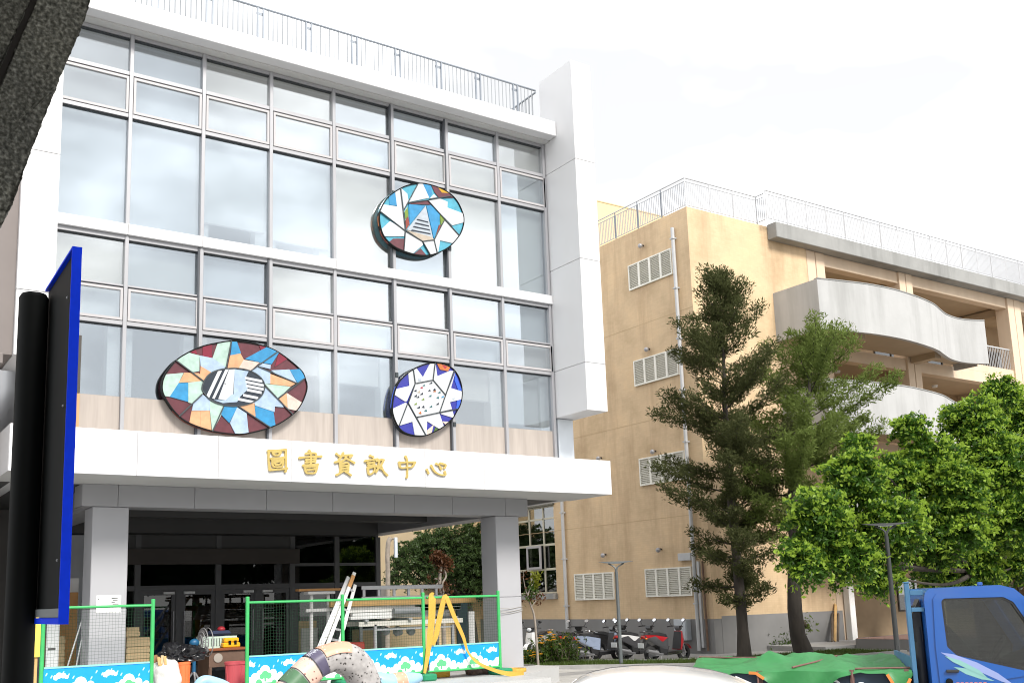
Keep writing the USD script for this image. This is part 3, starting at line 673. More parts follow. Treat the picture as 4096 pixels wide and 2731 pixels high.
# the front wall up to the first bay
XW = 31.05
sch.part('front_wall', MB().box((BX + .352, BY, 1.2), (XW, BY + .35, BT)), TILE_SIDE)
sch.part('corner_strip', MB().box((BX + .001, BY - .004, 1.12), (BX + .351, BY - .001, BT)), TILE_SIDE)
sch.part('wall_base', MB().box((BX + .352, BY - .006, 0), (XW + .3, BY + .35, 1.199)), GREYBASE)
sch.part('roof', MB().box((BX + .36, BY + .36, BT - .25), (XE, YE, BT - .02)), ROOFTOP)
# expansion joints scored in the gable as shallow dark strips
for z in (11.6, 8.05, 4.55):
    sch.part('wall_joint', MB().box((BX - .003, BY + .02, z), (BX - .001, 36, z + .018)), mat('tile_joint', (.47, .335, .19), .8, .1))
# eaves slab
sch.part('eaves_slab', MB().box((28.95, 23.72, 14.68), (XE, BY - .003, 15.27), .02), CONC)
sch.part('eaves_slab', MB().box((XW, BY, 14.70), (XE, BY + 3.2, 15.19)), CONC)
# bays: piers, beams, corridor ceilings, back wall
piers = [(31.1, 32.12), (36.8, 37.68), (44.75, 45.8), (52.0, 53.0), (59, 60)]
for i, (a, b) in enumerate(piers):
    m = (a + b) / 2
    sch.part('pier', MB().box((a, BY + .02, 0), (m - .02, BY + .62, 14.69), .01), TRIM)
    sch.part('pier', MB().box((m + .02, BY + .02, 0), (b, BY + .62, 14.69), .01), TRIM)
    sch.part('pier_joint', MB().box((m - .019, BY + .06, 0), (m + .019, BY + .55, 14.69)), mat('joint_brown', (.20, .12, .07), .8, .1))
ZF = [3.55, 7.15, 10.75, 14.40]
for zf in ZF:
    for (a, b), (c_, d_) in zip(piers, piers[1:]):
        sch.part('beam', MB().box((b + .002, BY + .10, zf - .18), (c_ - .002, BY + .5, zf + .30), .008), TRIM)
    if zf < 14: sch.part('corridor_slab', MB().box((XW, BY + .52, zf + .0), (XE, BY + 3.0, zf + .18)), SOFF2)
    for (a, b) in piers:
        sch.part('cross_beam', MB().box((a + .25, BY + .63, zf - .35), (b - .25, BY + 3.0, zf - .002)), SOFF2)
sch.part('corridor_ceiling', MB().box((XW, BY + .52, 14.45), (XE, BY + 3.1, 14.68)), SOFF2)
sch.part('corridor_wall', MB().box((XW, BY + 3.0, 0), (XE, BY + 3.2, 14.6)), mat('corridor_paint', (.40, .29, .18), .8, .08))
for zf in (0.05, 3.75, 7.33, 10.93):
    for x in (33.2, 38.9, 41.6, 47, 50):
        w = sch.part('window', MB().ext(sbox(x, zf + .9, x + 2.4, zf + 2.3).difference(sbox(x + .07, zf + .97, x + 1.17, zf + 2.23)).difference(sbox(x + 1.23, zf + .97, x + 2.33, zf + 2.23)), BY + 2.95, BY + 2.999), DARKBOARD)
        sch.part('pane', MB().box((x + .05, BY + 2.98, zf + .95), (x + 2.35, BY + 2.99, zf + 2.25)), DARKPANE, parent=w)
    sch.part('corridor_light', MB().lathe([(.0, zf + 3.19), (.11, zf + 3.2), (.13, zf + 3.29), (.0, zf + 3.3)], (34.4, BY + 1.6, 0)), CEILAMP) if zf > 1 else None
    sch.part('corridor_light', MB().lathe([(.0, zf + 3.19), (.11, zf + 3.2), (.13, zf + 3.29), (.0, zf + 3.3)], (41.0, BY + 1.6, 0)), CEILAMP) if zf > 1 else None
# parapet rails in the bays beyond the balconies
for zf in (7.33, 10.93):
    for (a, b), (c_, d_) in list(zip(piers, piers[1:]))[1:]:
        a0 = max(b, 40.3)
        sch.part('corridor_kerb', MB().box((a0, BY + .1, zf + .12), (c_, BY + .3, zf + .42)), TRIM)
        bars = MB()
        for x in np.arange(a0 + .1, c_ - .05, .13): bars.box((x - .011, BY + .19, zf + .42), (x + .011, BY + .21, zf + 1.35))
        r = sch.part('corridor_rail', MB().box((a0, BY + .17, zf + 1.35), (c_, BY + .23, zf + 1.40)), PIPE)
        sch.part('bars', bars, PIPE, parent=r, kind='stuff')
# wavy balconies
plan = [(29.0, 22.2), (30.2, 21.95), (31.45, 21.76), (33.0, 21.75), (34.5, 21.93), (35.8, 22.2), (36.8, 22.56), (37.75, 22.88), (38.7, 23.02), (39.4, 22.94), (40.08, 22.69)]
cv = curve([(x, y, 0) for x, y in plan], 6)[:, :2]
inn = LineString(cv).parallel_offset(.16, 'left', join_style=2)
outer = Polygon(list(cv) + [(40.08, BY), (29.0, BY)])
hollow = Polygon(list(np.array(inn.coords)) + [(39.92, BY + .01), (29.16, BY + .01)]).buffer(0)
for zt in (12.66, 9.06, 5.46):
    w = sch.part('balcony', MB().ext(outer.difference(hollow), zt - 1.81, zt, 'xy'), BALC)
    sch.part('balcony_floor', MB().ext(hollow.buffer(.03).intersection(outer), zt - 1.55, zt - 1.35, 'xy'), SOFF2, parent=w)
    for x0, x1 in ((31.3, 31.75), (37.0, 37.4)):
        sch.part('bracket_beam', MB().box((x0, 22.45 if x0 < 35 else 23.1, zt - 1.80), (x1, BY, zt - 1.552)), SOFF2, parent=w)
    sch.part('coping', MB().ext(Polygon(list(np.array(LineString(cv).parallel_offset(.02, 'right', join_style=2).coords)) + list(np.array(inn.coords)[::-1])).buffer(0), zt + .002, zt + .04, 'xy'), CONC, parent=w)
# gable louvres: a frame with three posts and tilted blades
for (y0, y1, z0, z1) in ((24.98, 27.24, 13.0, 13.95), (24.98, 27.24, 9.40, 10.34), (24.98, 27.24, 5.78, 6.76), (25.0, 27.26, 1.88, 2.85), (28.97, 31.25, 1.83, 2.82)):
    fr = sbox(y0, z0, y1, z1); n = 4; w = (y1 - y0) / n
    for i in range(n): fr = fr.difference(sbox(y0 + i * w + .045, z0 + .045, y0 + (i + 1) * w - .045, z1 - .045))
    lv = sch.part('louvre', MB().ext(fr, BX - .07, BX - .005, 'yz'), LOUV)
    sch.part('louvre_back', MB().box((BX - .012, y0 + .04, z0 + .04), (BX - .006, y1 - .04, z1 - .04)), mat('louvre_shadow', (.62, .60, .53), .8, .05), parent=lv)
    for i in range(n):
        bl = MB()
        for z in np.arange(z0 + .07, z1 - .05, .062):
            bl.bar((BX - .04, y0 + i * w + .046, z), (BX - .04, y0 + (i + 1) * w - .046, z), .045, .008, up=(-.6, 0, .8))
        sch.part('louvre_blades', bl, LOUV, parent=lv)
# window strip on the gable
sch.part('window_back', MB().box((BX + .9, 32.3, 1.5), (BX + 1.0, 36.4, 6.3)), DARKROOM)
sch.part('window_reveal', MB().box((BX + .351, 32.40, 2.0), (BX + .9, 32.45, 6.3)), TILE_SIDE)
sch.part('window_sill', MB().box((BX - .22, 32.4, 1.90), (BX + .3, 36.3, 2.119), .01), CONC)
sch.part('window_hood', MB().box((BX - .10, 32.4, 5.60), (BX + .05, 36.3, 6.35)), mat('hood_panel', (.13, .125, .10), .7, .1))
ys = [32.52, 33.31, 34.27, 35.2, 36.15]
for i, (a, b) in enumerate(zip(ys, ys[1:])):
    for j, (z0, z1) in enumerate(((2.16, 3.07), (3.10, 4.04), (4.07, 5.10), (5.11, 5.58))):
        if i == 1 and j == 1: continue
        w = sch.part('window', MB().ext(sbox(a - .04, z0 - .03, b + .04, z1 + .03).difference(sbox(a + .035, z0 + .03, b - .035, z1 - .03)), BX + .10 + .001 * ((i + j) % 2), BX + .17, 'yz'), CREAM)
        sch.part('pane', MB().box((BX + .13, a, z0), (BX + .138, b, z1)), DARKPANE, parent=w)
a, b, z0, z1 = ys[1], ys[2], 3.10, 4.04
sash = MB(); fr = sbox(a + .0, z0, b, z1).difference(sbox(a + .09, z0 + .09, b - .09, z1 - .09))
sash.ext(fr, BX - .10, BX - .04, 'yz')
w = sch.part('open_sash', sash, SASH, label='pale window sash pushed open on the gable')
sch.part('pane', MB().box((BX - .075, a + .08, z0 + .08), (BX - .067, b - .08, z1 - .08)), DARKPANE, parent=w)
# down pipes with clips, wall lamps, meter box
for y, z0, z1 in ((24.80, .1, 14.62), (31.76, .75, 14.4)):
    p = sch.part('down_pipe', MB().tube([(BX - .1, y, z0), (BX - .1, y, z1)], .065, 12), PIPE)
    for z in np.arange(1.6, z1, 1.8): sch.part('pipe_clip', MB().box((BX - .18, y - .08, z), (BX - .005, y + .08, z + .05)), PIPE, parent=p)
sch.part('down_pipe', MB().tube([(BX - .06, 24.45, .1), (BX - .06, 24.45, 3.0)], .035, 8), mat('rusty_pipe', (.16, .10, .07), .8, .2, 6.0), label='thin rusty pipe near the corner')
sch.part('cable_tray', MB().box((BX - .09, 24.6, .2), (BX - .006, 24.7, 3.0)), PIPE)
sch.part('junction_box', MB().box((BX - .14, 24.9, 3.05), (BX - .006, 25.5, 3.3), .01), PIPE)
for y, z in ((26.41, 14.46), (26.41, 10.59), (26.41, 6.9), (26.41, 3.47), (29.37, 3.44), (29.35, 7.05)):
    l = sch.part('wall_lamp', MB().tube([(BX - .004, y, z + .03), (BX - .12, y, z + .03)], .035, 8), DARKBOARD)
    sch.part('lamp_shade', MB().ball((BX - .16, y, z + .0), .085), FRAME, True, parent=l)
mbx = sch.part('meter_box', MB().box((BX - .25, 25.2, .43), (BX - .006, 25.78, 1.12), .012), mat('meter_grey', (.50, .54, .58), .45, .04))
sch.part('box_door', MB().box((BX - .262, 25.23, .46), (BX - .252, 25.75, 1.09), .004), MATS['meter_grey'], parent=mbx)
# ground floor under the balcony: pale columns, a doorway, boards and the raised pink platform
sch.part('door_surround', MB().box((31.45, 23.9, 0), (31.75, BY - .01, 3.3), .01), PIER)
sch.part('dark_doorway', MB().box((33.15, BY + 2.9, 0), (33.75, BY + 2.995, 2.1)), DARKROOM)
PINK = mat('pink_paver', (.50, .31, .26), .8, .10, 3.0, bump=.15)
sch.part('platform', MB().box((28.75, 18.6, .0), (40, 21.75, .35)), GREYBASE)
sch.part('apron', MB().box((27.3, 21.80, .0), (40, BY - .01, .16)), mat('apron_concrete', (.36, .355, .35), .85, .08, 2.0))
for i in range(20):
    for j in range(6):
        sch.part('paver', MB().box((28.77 + i * .5, 18.62 + j * .52, .352), (28.77 + i * .5 + .485, 18.62 + j * .52 + .505, .375)), PINK)
# rear wing seen above the roof edge
wing = Thing('rear_wing', 'pale beige top of a taller wing rising behind the roof railing', 'building', (30, 38, 0))
wz = [onY(3, x, y, 38) for x, y in ((120, 400), (455, 475))]
wing.part('wall', MB().box((22, 38, 0), (44, 50, wz[0][2])), PALEB)
wing.part('parapet', MB().box((21.97, 37.97, wz[0][2] + .002), (44.03, 50.03, wz[0][2] + .06)), PALEB)

# railing on the beige roof
WHR = mat('pale_rail', (.46, .465, .48), .45, .05, metal=.2)
rr = Thing('roof_railing', 'pale grey railing of thin close bars running round the beige roof', 'railing', (BX, BY, BT))
zb, zt = BT + .02, 16.33


def rail_run(p, q, z0, z1, step, pst):
    p, q = np.array(p, float), np.array(q, float); L = np.linalg.norm(q - p); d = (q - p) / L
    e = lambda t, z: (*(p + d * t), z)
    rr.part('top_rail', MB().tube([e(0, z1), e(L, z1)], .024), WHR)
    rr.part('mid_rail', MB().tube([e(0, z1 - .13), e(L, z1 - .13)], .016), WHR)
    rr.part('bottom_rail', MB().tube([e(0, z0 + .10), e(L, z0 + .10)], .016), WHR)
    b = MB()
    for t in np.arange(step, L, step): b.tube([e(t, z0 + .10), e(t, z1 - .13)], .019, 4, False)
    rr.part('bars', b, WHR, kind='stuff')
    for t in np.arange(0, L + .01, pst):
        rr.part('post', MB().tube([e(t, z0 - .05), e(t, z1)], .022), RAILSTEEL if pst > 1.2 and p[0] == q[0] else WHR)


rail_run((BX + .12, 33.0), (BX + .12, BY + .12), zb, zt,   .09, 1.25)
rail_run((BX + .12, BY + .12), (28.6, BY + .12), zb, zt,   .09, 1.2)
rail_run((28.6, BY + .12), (28.6, 23.9), zb, zt,   .09, 1.2)
rail_run((28.6, 23.82), (60, 23.82), 15.27, zt + .1,   .09, 1.12)
# ------------------------------------------------------------------ grey wing at the left edge
lw = Thing('side_wing', 'brown grey rendered wing running back behind the left fin', 'building', (1.0, 21.5, 0))
BROWN = mat('brown_render', (.20, .175, .165), .8, .06, 1.0)
lw.part('wall', MB().box((-10, 18.06, 6.2), (2.655, 20.7, 14.2)), BROWN)
lw.part('overhang', MB().box((-10, 19.0, 4.35), (2.60, 33, 6.19), .02), BROWN)
lw.part('ledge', MB().box((-10, 17.9, 6.0), (2.50, 18.9, 6.185), .015), BROWN)
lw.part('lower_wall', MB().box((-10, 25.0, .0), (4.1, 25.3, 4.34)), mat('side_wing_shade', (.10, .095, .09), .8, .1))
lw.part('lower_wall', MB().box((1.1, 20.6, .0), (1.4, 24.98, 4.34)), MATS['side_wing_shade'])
for z in (8.6, 10.6): 
    l = lw.part('wall_lamp', MB().tube([(2.20, 18.05, z), (2.20, 17.93, z)], .03, 8), FRAME)
    lw.part('lamp_shade', MB().ball((2.20, 17.88, z), .08), CEILAMP, True, parent=l)

# ------------------------------------------------------------------ pebble dashed arch, with unseen roof slabs added to shade it
GRAN = usdkit.material(stage, '/World/Looks/pebble_dash', {
    'g': ('geometry', {}), 'v': ('voronoi_texture', {'scale': 75.0, 'feature': 'f1'}), 'n': ('noise_texture', {'scale': 3.0, 'detail': 6.0}), 'nf': ('noise_texture', {'scale': 95.0, 'detail': 2.0}),
    'r': ('rgb_ramp', {'ramp': [(.30, (.05, .052, .043)), (.5, (.14, .14, .12)), (.70, (.34, .34, .30))]}), 'r2': ('rgb_ramp', {'ramp': [(.3, (.7, .7, .7)), (.7, (1.15, 1.13, 1.08))]}),
    'm': ('mix_color', {'blend_type': 'multiply', 'fac': 1.0}), 'b': ('bump', {'strength': .9, 'distance': .006}), 'p': ('principled_bsdf', {'roughness': .85})},
    [('g.position', 'v.vector'), ('g.position', 'n.vector'), ('g.position', 'nf.vector'), ('nf.fac', 'r.fac'), ('n.fac', 'r2.fac'), ('r.color', 'm.a'), ('r2.color', 'm.b'), ('m.result', 'p.base_color'), ('v.distance', 'b.height'), ('b.normal', 'p.normal')], surface='p.BSDF')
gate = Thing('stone_gateway', 'dark pebble dashed arch leaning in at the top left corner', 'arch', (-1.5, 2.9, 0))
edge = curve([(.70, 0, 4.62), (.62, 0, 4.0), (.571, 0, 3.66), (.554, 0, 3.581), (.506, 0, 3.424), (.466, 0, 3.285), (.427, 0, 3.146), (.401, 0, 3.035), (.375, 0, 2.967), (.33, 0, 2.84), (.22, 0, 2.5), (.12, 0, 2.0), (.06, 0, 1.2), (.03, 0, 0)], 4)[:, [0, 2]]
e = [tuple(q) for q in edge]
gl = LineString(e)
inner = [tuple(q) for q in np.array(gl.parallel_offset(.125, 'right').coords)]
band = Polygon(e + inner[::-1] if np.hypot(inner[0][0] - e[0][0], inner[0][1] - e[0][1]) < .5 else e + inner).buffer(0)
inner2 = [tuple(q) for q in np.array(gl.parallel_offset(.142, 'right').coords)]
if inner2[0][1] < inner2[-1][1]: inner2 = inner2[::-1]
leg = Polygon(inner2 + [(-1.2, 0), (-1.2, 4.62)]).buffer(0)


def rough_face(poly, y0, y1, seed):
    m = MB().ext(poly, y0, y1); v, f = m.arr(); t = trimesh.Trimesh(v, f)
    t = t.subdivide_to_size(.03, max_iter=8) if hasattr(t, 'subdivide_to_size') else t
    p = t.vertices.copy(); d = (meshkit.noise(p * 55, seed) - .5) * .014 + (meshkit.noise(p * 120, seed + 3) - .5) * .008
    t.merge_vertices(); p = t.vertices.copy(); nrm = t.vertex_normals
    d = (meshkit.noise(p * 55, seed) - .5) * .005 + (meshkit.noise(p * 120, seed + 3) - .5) * .004
    return MB().add(p + nrm * d[:, None], t.faces)


gate.part('edge_band', rough_face(band, 2.80, 3.35, 3), GRAN, True)
gate.part('joint', MB().ext(Polygon(inner + inner2[::-1] if np.hypot(inner[0][0] - inner2[0][0], inner[0][1] - inner2[0][1]) < .5 else inner + inner2).buffer(.004), 2.83, 3.30), DARKBOARD)
gate.part('leg', rough_face(leg.intersection(sbox(-.35, 1.2, 2, 4.7)), 2.80, 3.35, 5), GRAN, True)
gate.part('leg', MB().ext(leg.difference(sbox(-.35, 1.2, 2, 4.7)), 2.80, 3.35), GRAN)
gate.part('roof', MB().box((-1.2, -2.0, 4.63), (1.8, 1.9, 4.9)), GRAN)  # added slab out of view, shades the arch and the sign
gate.part('roof', MB().box((-1.2, 1.902, 4.63), (.66, 3.35, 4.9)), GRAN)  # second added shading slab, above the arch
gate.part('rear_leg', MB().box((-1.2, -2.0, 0), (-.8, 2.79, 4.62)), GRAN)  # unseen leg added under the shading roof

# ------------------------------------------------------------------ post with edge-on blue sign
sg = Thing('sign_post', 'black round post carrying a tall blue edged sign seen side on', 'sign', (.655, 4.0, 0))
sg.part('post', MB().tube([(.655, 4.0, 0), (.655, 4.0, 3.115), (.655, 4.0, 3.13)], [.052, .052, .044], 32), BLACK, 40)
BLUE = mat('sign_blue', (.002, .05, .95), .6, .05, 30.0, bump=.05, bscale=400, spec=.15)
A_, B_ = np.array([.698, 4.03, 0]), np.array([.684, 3.49, 0])
d = (B_ - A_) / np.linalg.norm(B_ - A_); n_ = np.array([-d[1], d[0], 0]); n_ = n_ if n_[0] > 0 else -n_
zs0, zs1 = 1.913, 3.165


def plate(m, s0, s1, t0, t1, z0, z1):
    v = [A_ + d * s + n_ * t + np.array([0, 0, z]) for s in (s0, s1) for t in (t0, t1) for z in (z0, z1)]
    return m.hull(v)


L_ = np.linalg.norm(B_ - A_)
sg.part('front_plate', plate(MB(), 0, L_ - .003,   .026, .031, zs0, zs1), BLUE)
sg.part('edge_frame', plate(MB(), L_ - .004, L_ + .004, .0, .031, zs0, zs1), BLUE)
sg.part('edge_frame', plate(MB(), 0, L_ - .005, .0, .025, zs1 - .008, zs1), BLUE)
sg.part('edge_frame', plate(MB(), 0, L_ - .005, .0, .025, zs0, zs0 + .02), BLUE)
sg.part('back_plate', plate(MB(), .0, L_ - .012, .012, .018, zs0 + .05, zs1 - .012), BLACK)
sg.part('back_lip', plate(MB(), .02, L_ - .006, .002, .024, zs0 + .022, zs0 + .05), mat('lip_grey', (.22, .24, .25), .5, .05))
for z in (2.1, 2.62, 3.0):
    sg.part('rivet', MB().ball(A_ + d * (L_ - .12) + n_ * .011 + np.array([0, 0, z + .02]), .005), FRAME)

# ------------------------------------------------------------------ construction fence
GREEN = mat('fence_green', (.05, .42, .12), .4, .08, 5.0)
FBLUE = mat('panel_blue', (.003, .31, .88), .45, .06, 2.0)
FWHITE = mat('print_white', (.80, .83, .82), .5, .03); FTREE = mat('print_green', (.10, .45, .20), .5, .05); FDROP = mat('print_pale', (.45, .68, .88), .5, .05)
FGAP = mat('foot_green', (.01, .22, .10), .5, .1)
YFN, ZT = 18.60, 2.13


def fence(x0, x1, label, left_post=True, right_post=True, zbase=.364, seed=0, off=0.0):
    r = np.random.default_rng(seed)
    t = Thing('fence_panel', label, 'fence', ((x0 + x1) / 2, YFN, zbase))
    for x, on in ((x0, left_post), (x1, right_post)):
        if on:
            t.part('post', MB().tube([(x, YFN, zbase + .03), (x, YFN, ZT)], .036, 12), GREEN, 40)
            t.part('post_cap', MB().lathe([(.0, ZT + .012), (.034, ZT + .008), (.038, ZT - .02)], (x, YFN, 0), 12), GREEN)
            if seed > 0 : t.part('foot', MB().box((x - .16, YFN - .26, zbase), (x + .16, YFN + .26, zbase + .14), .03), FGAP)
    zr = ZT - .10
    t.part('top_rail', MB().tube([(x0, YFN, zr), (x1, YFN, zr)], .024, 10), GREEN, 40)
    zp0, zp1 = zbase + .17, 1.03
    t.part('bottom_rail', MB().tube([(x0, YFN, zp0), (x1, YFN, zp0)], .022, 10), GREEN, 40)
    t.part('mid_rail', MB().box((x0 + .036, YFN - .018, zp1), (x1 - .036, YFN + .018, zp1 + .028)), mat('rail_mint', (.25, .60, .50), .4, .05))
    m = MB()
    for x in np.arange(x0 + .08, x1 - .04, .055): m.tube([(x, YFN, zp1 + .03), (x, YFN, zr)], .0019, 3, False)
    for z in np.arange(zp1 + .08, zr - .02, .055): m.tube([(x0 + .03, YFN + .003, z), (x1 - .03, YFN + .003, z)], .0019, 3, False)
    t.part('wire_mesh', m, mat('mesh_green', (.012, .06, .025), .5, .1), kind='stuff')
    pan = t.part('printed_panel', MB().box((x0 + .037, YFN - .006, zp0 + .02), (x1 - .037, YFN + .006, zp1 - .002)), FBLUE)
    area = sbox(x0 + .04, zp0 + .022, x1 - .04, zp1 - .01); h = zp1 - zp0
    white, tree, drop = [], [], []
    for i in range(-1, 4):
        cx = x0 + .30 + .80 * i + off
        # a billowing white hill with a rounded head on its left and foam along its right flank
        g = h * .80
        hill = [Polygon([(cx - .38, zp0), (cx - .10, zp0 + g * .52), (cx + .06, zp0 + g * .58), (cx + .52, zp0 + g * .16), (cx + .56, zp0)])]
        hill += [Point(cx + .0, zp0 + g * .60).buffer(.10), Point(cx - .10, zp0 + g * .46).buffer(.07), Point(cx - .20, zp0 + g * .34).buffer(.07), Point(cx + .16, zp0 + g * .48).buffer(.07), Point(cx + .30, zp0 + g * .36).buffer(.06), Point(cx + .42, zp0 + g * .26).buffer(.05), Point(cx - .30, zp0 + g * .20).buffer(.06)]
        puff = [Point(cx - .40, zp0 + h * .70).buffer(.045), Point(cx - .35, zp0 + h * .76).buffer(.05), Point(cx - .28, zp0 + h * .75).buffer(.045), Point(cx - .23, zp0 + h * .70).buffer(.035)]
        white += hill + puff
        tree += [Point(cx + .0, zp0 + g * .42).buffer(.07), Point(cx + .07, zp0 + g * .36).buffer(.06), Point(cx - .06, zp0 + g * .34).buffer(.05), sbox(cx - .012, zp0 + g * .10, cx + .02, zp0 + g * .36), Point(cx - .12, zp0 + .03).buffer(.06), Point(cx + .18, zp0 + .02).buffer(.05), Point(cx + .4, zp0 + .02).buffer(.04)]
        for k in range(7):
            dx, dz = cx + .16 + .085 * k + .02 * r.random(), zp0 + h * (.62 + .28 * ((k * 37) % 10) / 10)
            drop.append(affinity.rotate(affinity.scale(Point(dx, dz).buffer(.017), .7, 1.9), -25))
    for nm, sh, mm, o in (('cloud_print', white, FWHITE, .009), ('tree_print', tree, FTREE, .012), ('drop_print', drop, FDROP, .009)):
        s = unary_union(sh).intersection(area)
        if nm == 'drop_print': s = s.difference(unary_union(white))
        if nm == 'drop_print': t.part(nm, MB().ext(s.simplify(.004), YFN - o, YFN - .006), mm, parent=pan, kind='stuff')
        else:
            for g_ in getattr(s, 'geoms', [s]):
                if g_.area > 1e-4: t.part(nm, MB().ext(g_.simplify(.004), YFN - o, YFN - .006), mm, parent=pan)
    return t


fx = [onY(6, 285, 1180, YFN)[0], onY(6, 1010, 1010, YFN)[0], onY(6, 1632, 1000, YFN)[0], onY(7, 115, 985, YFN)[0], onY(7, 645, 980, YFN)[0], onY(7, 1140, 975, YFN)[0]]
fence(fx[0], fx[1], 'green mesh fence panel in front of the left porch column', seed=0, off=.33)
fence(fx[2], fx[3], 'green mesh fence panel right of the tubs, behind the mosaic hump', seed=1, off=.05)
fence(fx[3] + .08, fx[4], 'green mesh fence panel between the leaning ladder and the yellow strap', left_post=False, seed=2, off=.20)
fence(fx[4] + .08, fx[5], 'green mesh fence panel hung with yellow strap, next to the right column', left_post=False, seed=3, off=.02)
cl = MB()
for z in (1.76, 1.66, 1.70):
    cl.tube([(fx[5], YFN - .02, z + .06), (13.19, 19.33, z), (13.52, 19.395, z - .03), (13.86, 19.40, z + .02)], .006, 5)
single('tie_rope', cl, mat('grey_rope', (.38, .36, .33), .9, .1), 'thin grey rope tying the fence to the right column', 'rope')

# yellow webbing straps
YEL = mat('yellow_webbing', (.55, .335, .05), .75, .14, 30.0, bump=.3, bscale=120, stretch=(1, 1, 2))


def ribbon(pts, w, th=.006, face=(0, -1, 0)):
    p = curve(pts, 8); t = np.gradient(p, axis=0); t /= np.linalg.norm(t, axis=1, keepdims=True)
    s = np.cross(t, np.asarray(face)); s /= np.linalg.norm(s, axis=1, keepdims=True) + 1e-9
    ww = np.interp(np.linspace(0, 1, len(p)), np.linspace(0, 1, len(w)), w)[:, None] / 2
    nn = np.cross(s, t) * th / 2
    v = np.stack([p - s * ww - nn, p + s * ww - nn, p + s * ww + nn, p - s * ww + nn], 1).reshape(-1, 3); f = []
    for i in range(len(p) - 1):
        for j in range(4):
            k = (j + 1) % 4
            f += [[i * 4 + j, i * 4 + k, (i + 1) * 4 + k], [i * 4 + j, (i + 1) * 4 + k, (i + 1) * 4 + j]]
    return MB().add(v, f)


def q10(x, y, dy): return onY(10, x, y, YFN - dy)
st = Thing('webbing_strap', 'wide yellow webbing strap folded over the top rail in a narrow V', 'strap', tuple(q10(1270, 340, .05)))
st.part('strap', ribbon([q10(1268, 338, -.02), q10(1265, 345, .05), q10(1262, 500, .07), q10(1245, 700, .07), q10(1220, 900, .08), q10(1195, 1040, .12)], [.17, .17, .165, .14, .10, .06]), YEL)
st.part('strap', ribbon([q10(1385, 340, -.02), q10(1375, 350, .045), q10(1340, 500, .05), q10(1300, 690, .055), q10(1270, 780, .05)], [.08, .11, .13, .12, .08]), YEL)
st2 = Thing('webbing_strap', 'yellow strap trailing from the rail down to the foot of the right column', 'strap', tuple(q10(1390, 340, .05)))
st2.part('strap', ribbon([q10(1390, 338, -.02), q10(1400, 345, .05), q10(1470, 520, .09), q10(1550, 700, .10), q10(1600, 850, .12), q10(1700, 950, .22), q10(1850, 1015, .5), q10(1980, 1045, .6), q10(2110, 1045, .5)], [.08, .10, .10, .08, .045, .065, .075, .10, .13]), YEL)
c0 = onZ(10, 2040, 1060, .37)
st2.part('coil', MB().lathe([(.02, .365), (.24, .366), (.25, .40), (.24, .44), (.20, .445), (.19, .40)], (13.35, 19.05, 0), 18), YEL)
# ------------------------------------------------------------------ building materials under the porch
PVC = mat('white_tube', (.78, .78, .76), .4, .03, 2.0); ALU = mat('ladder_aluminium', (.50, .50, .51), .38, .06, 4.0, metal=.5); GALV = mat('galvanised_steel', (.42, .43, .44), .45, .08, 5.0, metal=.5)
TIMBER = mat('tan_timber', (.55, .34, .13), .7, .12, 6.0, stretch=(.1, 1, 1)); PLY = mat('plywood', (.50, .38, .22), .75, .10, 3.0); OAK = mat('orange_board', (.55, .28, .10), .7, .1, 4.0)
BROWNW = mat('brown_desk', (.13, .075, .05), .6, .15, 5.0); GREYPIPE = mat('grey_mesh_roll', (.25, .26, .27), .6, .15, 40.0)
ORANGE = mat('orange_plastic', (.80, .17, .05), .45, .05, 2.0); PINKRED = mat('pink_plastic', (.62, .10, .12), .45, .06, 2.0)
PZ = .364


def q(x, y, Y): return onY(10, x, y, Y)


Y1 = 20.9
rk = Thing('trestle_rack', 'galvanised trestle rack loaded with white tubes', 'rack', (q(1050, 800, Y1)[0], Y1, PZ))
for yy in (Y1 - .25, Y1 + .45):
    for x in (690, 1400):
        p = q(x, 590, Y1); rk.part('leg', MB().box((p[0] - .03, yy - .03, PZ), (p[0] + .03, yy + .03, p[2])), GALV)
    a, b = q(540, 598, Y1), q(1490, 570, Y1)
    rk.part('top_beam', MB().bar((a[0], yy, a[2] + .02), (b[0], yy, a[2] + .02), .06, .10), mat('cream_steel', (.62, .60, .54), .5, .06))
    a, b = q(690, 640, Y1), q(1400, 625, Y1)
    rk.part('cross_rail', MB().bar((a[0], yy, a[2]), (b[0], yy, a[2]), .035, .035), GALV)
zt = q(540, 598, Y1)[2] + .07
zt0 = zt
for i, x in enumerate((600, 1000, 1420)):
    p = q(x, 560, Y1)
    rk.part('bearer', MB().box((p[0] - .04, Y1 - .35, zt + .0), (p[0] + .04, Y1 + .55, zt + .05)), GALV)
zt += .05
tubes = [(460, 840, 0, 0, 'wide white board lowest at the left of the rack load'), (470, 1500, 1, 1, 'longest white tube bundle across the rack'), (950, 1330, 2, 2, 'short white tube on the right half of the rack load'), (470, 805, 2, 2, 'short white tube on the left half of the rack load'), (680, 1450, 0, 3, 'cream profile under the white tubes'), (1060, 1500, 1, 1, 'white box section on the right end of the rack')]
for x0, x1, lvl, dy, lab in tubes:
    a, b = q(x0, 500, Y1)[0], q(x1, 500, Y1)[0]; z = zt + .075 + .145 * lvl; yy = Y1 - .24 + .14 * dy
    t = Thing('white_tube_bundle', lab, 'tube', ((a + b) / 2, yy, z - .07))
    for j in range(2):
        for m in range(2):
            t.part('tube', MB().box((a + .04 * j, yy - .06 + .065 * m, z - .068 + .07 * j), (b - .05 * m, yy + .002 + .065 * m, z - .002 + .07 * j), .008), PVC)
a, b = q(840, 500, Y1), q(1075, 500, Y1)
single('mesh_roll', MB().tube([(a[0], Y1 - .36, zt + .16), (b[0], Y1 - .36, zt + .17)], .075, 16), GREYPIPE, 'grey rolled mesh lying among the white tubes', 'roll', 35)
